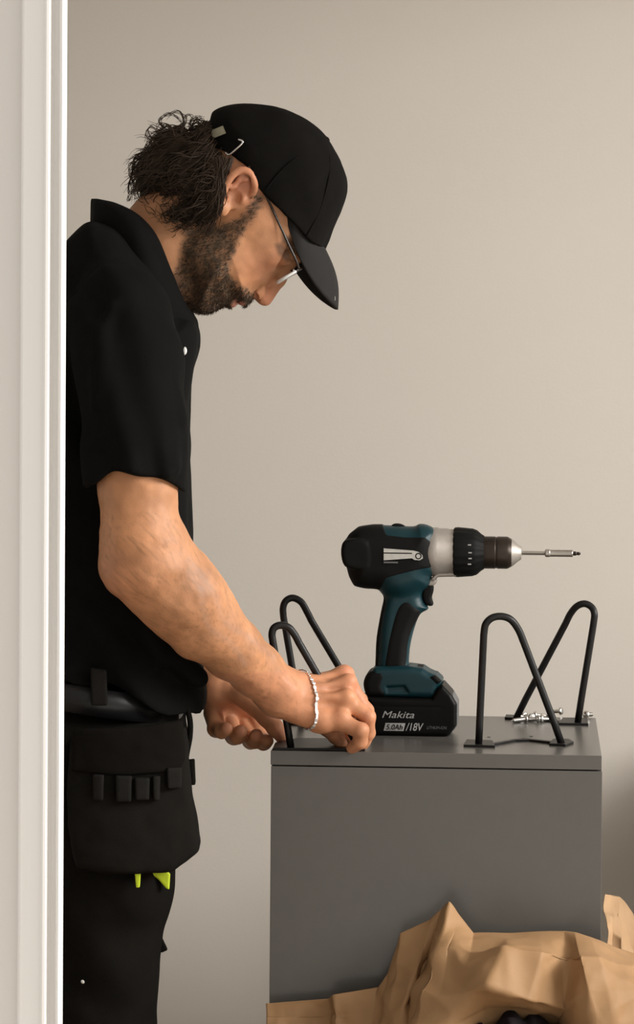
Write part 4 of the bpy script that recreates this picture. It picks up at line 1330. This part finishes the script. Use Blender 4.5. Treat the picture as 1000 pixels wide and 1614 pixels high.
# sleeve ends
for s in (-1, 1):
    c0 = P(216, 752, s * 0.235); ax_s = P(217, 775, s * 0.235) - P(213, 660, s * 0.225); ax_s /= np.linalg.norm(ax_s)
    nn = ax_s + np.array((-0.06, 0, -0.0)); nn /= np.linalg.norm(nn)
    def endcut(p, c0=c0, nn=nn, s=s):
        d = (c0 - p) @ nn                      # negative below the hem
        side = s * (p[:, 1] - YM) - 0.185      # only outside the torso
        return np.maximum(d, -1e3) if False else np.where(side > 0, -d, -np.maximum(d, 0.05 - 0 * d))
    # subtract the volume below the hem beside the torso
    hemlo = c0 + nn * 0.06
    bx = sd_ell(c0 + nn * 0.062, (0.075, 0.058, 0.060))
    sh.sub((lambda p, c0=c0, nn=nn, s=s: np.maximum(-((p - c0) @ nn) + 4.5 * (p[:, 0] - c0[0] + 0.008) ** 2 - 0.003, np.maximum(0.176 - s * (p[:, 1] - YM), np.linalg.norm(p - c0, axis=1) - 0.13)), c0 - 0.14, c0 + 0.14), 0.003)
    sh.sub(sd_cone(P(217, 735, s * 0.235), P(218, 800, s * 0.236), 0.046, 0.0485), 0.002)
# hem of the shirt over the belt
h0, h1 = P(107, 1040), P(306, 1106)
hn = np.array((-(h1 - h0)[2], 0, (h1 - h0)[0])); hn /= np.linalg.norm(hn)
if hn[2] > 0: hn = -hn
sh.cut((lambda p: (p - h0) @ hn + 0.004 * np.sin(p[:, 0] * 60 + p[:, 1] * 25), None, None), 0.004)
def folds(p):
    q = p.copy()
    # creases run down from the shoulder to the sleeve and droop over the belt
    a = np.sin((q[:, 0] * 0.96 + q[:, 2] * 0.26) * 105 + 3.5 * vnoise(q * 8)) * np.clip((0.30 - np.abs(q[:, 2] - P(0, 640)[2])) / 0.2, 0, 1) * np.clip((P(320, 640)[0] - q[:, 0]) * 8, 0.2, 1)
    b = np.sin((q[:, 2] * 0.8 + q[:, 0] * 0.75) * 85 + 4 * vnoise(q * 7)) * np.clip((P(0, 840)[2] - q[:, 2]) / 0.12, 0, 1)
    return 0.0046 * a + 0.0052 * b + 0.0045 * fbm(q * 11, 2) - 0.001
sh.disp = folds
shirt = solid('shirt', sh, 0.0030, M_SHIRT, man)
put(shirt, 'black short-sleeved polo shirt')
def sub_of(o, par, label=None):
    o.parent = par
    if label: o['label'] = label
    return o
# collar: folded strip round the neck
top = [(146, 316, 0.0), (158, 316, -0.030), (184, 322, -0.060), (218, 340, -0.078), (246, 372, -0.083), (268, 424, -0.078), (284, 462, -0.056), (297, 488, -0.022), (304, 500, 0.0)]
low = [(144, 352, 0.0), (150, 358, -0.050), (172, 374, -0.092), (204, 398, -0.118), (232, 436, -0.125), (256, 484, -0.112), (282, 528, -0.080), (304, 545, -0.034), (313, 548, 0.0)]
tn = cat_open(np.array([P(*q) for q in top]), 6)
lo_ = cat_open(np.array([P(*q) for q in low]), 6)
mir = lambda A: np.concatenate([A, (A * np.array((1, -1, 1)) + np.array((0, 2 * YM, 0)))[::-1][1:]])
tn, lo_ = mir(tn), mir(lo_)
rows = []
for t in np.linspace(0, 1, 9):
    q = tn * (1 - t) + lo_ * t
    out = (lo_ - tn); out[:, 2] = 0
    q = q + np.array((0, 0, 0.012)) * math.sin(math.pi * t) + out * 0.25 * math.sin(math.pi * t)
    rows.append(q)
inn = []
ctr = np.array((P(225, 405)[0], YM, 0))
for t in np.linspace(1, 0.12, 5):
    q = tn - np.array((0, 0, 0.04)) * t
    d = ctr - q; d[:, 2] = 0
    inn.append(q + d * 0.06)
G = np.array(inn + rows)
a, b = G.shape[:2]
idx = np.arange(a * b).reshape(a, b)
Fc = np.stack([idx[:-1, :-1], idx[1:, :-1], idx[1:, 1:], idx[:-1, 1:]], -1).reshape(-1, 4)
o = sub_of(mesh_np('collar', G.reshape(-1, 3), Fc, M_SHIRT, None, True), shirt, 'turned-down black collar')
m_ = o.modifiers.new('thickness', 'SOLIDIFY'); m_.thickness = 0.0028; m_.offset = 0
# placket with a pale button
bt_ = np.linspace(-0.15, 0, 320)
bq = P(291, 553, bt_[np.argmax(sh.ev(np.array([P(291, 553, t) for t in bt_]), 0.3) < 0.0)])
bm = bmesh.new()
bmesh.ops.create_uvsphere(bm, u_segments=14, v_segments=8, radius=1.0, matrix=Matrix.Translation(Vector(bq)) @ Matrix.Diagonal((0.0032, 0.0025, 0.0052, 1)))
sub_of(bm_obj('shirt_button', bm, M_WHITE, None, True), shirt, 'small white button')

lap('shirt')
# --- trousers with holster pocket
tr_ = Shape()
tr_.add(sd_ext(cat_closed(XZ([(-5, 1020), (120, 1030), (240, 1062), (284, 1088), (290, 1130), (290, 1200), (276, 1300), (240, 1340), (60, 1330), (0, 1250), (-15, 1120)]), 3), YM, 0.165, 0.10))
for s in (-1, 1):
    lg = [(P(186, 1200, s * 0.085), 0.082), (P(176, 1300, s * 0.090), 0.080), (P(170, 1390, s * 0.092), 0.078), (P(162, 1500, s * 0.094), 0.0695), (P(158, 1610, s * 0.096), 0.0690), (P(154, 1750, s * 0.100), 0.062), (np.array((P(150, 1500)[0], YM + s * 0.105, 0.10)), 0.052)]
    dxf = 0.0 if s < 0 else -0.012
    for i in range(len(lg) - 1):
        tr_.add(sd_cone(lg[i][0] + np.array((dxf, 0, 0)), lg[i + 1][0] + np.array((dxf, 0, 0)), lg[i][1], lg[i + 1][1]), 0.02)
tr_.disp = lambda p: 0.0035 * fbm(p * 12, 3) + 0.002 * np.sin(p[:, 2] * 55 + p[:, 0] * 30 + 3 * vnoise(p * 6))
trousers = solid('trousers', tr_, 0.0035, M_TROUS, man)
put(trousers, 'black canvas work trousers')
def tsub(o, label=None): return sub_of(o, trousers, label)
def near_plate(name, px, D0, th, r, mtl, hh=0.0022, bend=None, disp=None):
    """padded flap lying on the near side of the hip; outline in pixels"""
    poly = np.array([[W(x, y, D0)[0], W(x, y, D0)[2]] for x, y in px])
    S = Shape(); S.add(sd_ext(poly, D0, th, r)); S.disp = disp
    V, F = nets(S, hh, 1)
    if bend is not None:
        xm = bend[0]
        V[:, 1] += bend[1] * np.clip(V[:, 0] - xm, 0, None) ** 2 + bend[1] * np.clip(xm - V[:, 0], 0, None) ** 2
    return tsub(mesh_np(name, V, F, mtl, None, True))
xm = W(175, 1250, 3.87)[0]
wr = lambda p: 0.0025 * fbm(p * 20, 3)
near_plate('holster_pocket', [(108, 1168), (200, 1160), (292, 1150), (296, 1200), (299, 1242), (308, 1292), (315, 1335), (311, 1350), (292, 1365), (272, 1378), (215, 1380), (118, 1371), (106, 1300)], 3.868, 0.017, 0.010, M_POCK, 0.0026, (xm, 3.2), wr)['label'] = 'black hanging holster pocket'
near_plate('pocket_flap', [(112, 1150), (200, 1146), (286, 1140), (291, 1200), (280, 1218), (200, 1222), (112, 1216)], 3.851, 0.006, 0.004, M_TROUS, 0.0022, (xm, 3.2), wr)
for (x0, x1, y0, y1) in ((146, 164, 1220, 1262), (182, 208, 1222, 1264), (212, 236, 1226, 1262), (240, 252, 1224, 1264), (262, 286, 1212, 1246)):
    near_plate('tool_loop', [(x0, y0), (x1, y0 + 1), (x1 - 1, y1), (x0 + 1, y1)], 3.846, 0.0055, 0.003, M_LOOP, 0.0016, (xm, 3.2))
near_plate('pocket_strap', [(293, 1198), (307, 1197), (308.5, 1236), (298, 1237)], 3.93, 0.010, 0.002, M_TROUS, 0.0016)
o = tube('carrying_cord', cat_open(np.array([W(284, 1098, 3.93), W(293, 1112, 3.93), W(299.5, 1135, 3.93), W(299.5, 1160, 3.93), W(295, 1185, 3.93), W(292, 1202, 3.93)]), 6), 0.0036, M_TROUS, None, 10); tsub(o)
near_plate('knee_flap', [(240, 1470), (253, 1472), (265, 1497), (256, 1501), (242, 1499)], 3.955, 0.004, 0.0015, M_TROUS, 0.0014)
near_plate('yellow_pull_tab', [(212, 1372), (222.5, 1372), (220.5, 1399), (214.5, 1399)], 3.868, 0.0025, 0.001, M_HIVIS, 0.0011)['label'] = 'neon yellow pull tab'
near_plate('yellow_lining', [(232, 1372), (262, 1370), (268.5, 1378), (267, 1402), (262, 1400), (250, 1386)], 3.905, 0.004, 0.0015, M_HIVIS, 0.0012)['label'] = 'neon yellow pocket lining'
# rivet
bm = bmesh.new(); q = W(131, 1547, 3.888)
bmesh.ops.create_uvsphere(bm, u_segments=12, v_segments=8, radius=0.0028, matrix=Matrix.Translation(Vector(q)))
tsub(bm_obj('rivet', bm, M_WHITE, None, True), 'white speck on the thigh')
# belt
bel = []
for t in np.linspace(0, 2 * math.pi, 64, endpoint=False):
    ex = 0.118 * math.copysign(abs(math.cos(t)) ** 0.8, math.cos(t)); ey = 0.171 * math.copysign(abs(math.sin(t)) ** 0.72, math.sin(t))
    bel.append((P(140, 1080)[0] + ex, YM + ey, P(140, 1080)[2] + (-ex) * 0.16))
V, F = [], []
for i, q in enumerate(bel):
    d = np.array(q) - np.array((P(140, 1080)[0], YM, q[2])); d /= np.linalg.norm(d)
    for e, dz in ((0.003, -0.017), (0.005, 0), (0.003, 0.017), (-0.002, 0.017), (-0.002, -0.017)):
        V.append(np.array(q) + d * e + np.array((0, 0, dz)))
n = len(bel)
for i in range(n):
    for k in range(5):
        F.append((i * 5 + k, ((i + 1) % n) * 5 + k, ((i + 1) % n) * 5 + (k + 1) % 5, i * 5 + (k + 1) % 5))
tsub(mesh_np('belt', V, F, M_BELT, None, True), 'black leather belt')
near_plate('belt_loop', [(143, 1052), (168, 1056), (170, 1112), (144, 1112)], 3.868, 0.005, 0.002, M_LOOP, 0.0016)
# boots (below the picture)
for s in (-1, 1):
    b_ = Shape()
    x0 = P(150, 1500)[0]
    b_.add(sd_cone((x0, YM + s * 0.105, 0.045), (x0 + 0.15, YM + s * 0.115, 0.035), 0.044, 0.034))
    b_.add(sd_cone((x0, YM + s * 0.105, 0.05), (x0, YM + s * 0.105, 0.13), 0.045, 0.047), 0.02)
    b_.cut((lambda p: -(p[:, 2] - 0.001), None, None))
    put(solid('boot', b_, 0.004, M_BELT, man), 'black work boot')

lap('trousers')
# --- bracelet on the near wrist
wc, wa = W(474, 1101, 3.972), W(500, 1106, 3.974) - W(444, 1091, 3.960)
wa /= np.linalg.norm(wa)
e1 = np.array(n_r) - wa * np.dot(n_r, wa); e1 /= np.linalg.norm(e1)
e2 = np.cross(wa, e1)
def wrist_r(dirv):
    """march out of the wrist to the skin"""
    t = np.linspace(0.005, 0.07, 130)
    d = body.ev(wc + t[:, None] * dirv, 0.05)
    i = np.argmax(d > 0)
    return t[i]
NB = 60
ringp = []
for i in range(NB):
    t = 2 * math.pi * i / NB
    dv = e1 * math.cos(t) + e2 * math.sin(t) + wa * (0.30 * math.sin(t + 0.4))
    dv /= np.linalg.norm(dv)
    ringp.append(wc + dv * (wrist_r(dv) + 0.0016))
ringp = np.array(ringp)
bm = bmesh.new()
for i in range(NB):
    a_, b_2 = ringp[i], ringp[(i + 1) % NB]
    c_ = (a_ + b_2) / 2
    tx = (b_2 - a_); l = np.linalg.norm(tx); tx /= l
    nn_ = c_ - wc; nn_ -= tx * nn_.dot(tx); nn_ /= np.linalg.norm(nn_)
    ty = np.cross(nn_, tx)
    plate = c_[1] < wc[1] - 0.012
    wdt = 0.0024 if plate else 0.0009
    R4 = Matrix(((tx[0], ty[0], nn_[0], c_[0]), (tx[1], ty[1], nn_[1], c_[1]), (tx[2], ty[2], nn_[2], c_[2]), (0, 0, 0, 1)))
    bm_box(bm, (-l * 0.5, -wdt * (1.0 if i % 2 else 0.7), -0.0008), (l * 0.5, wdt * (1.0 if i % 2 else 0.7), 0.0008), R4)
o = bm_obj('bracelet', bm, M_SILVER, man, bevel=0.0004, seg=1)
put(o, 'silver link bracelet round the wrist')
lap('end')
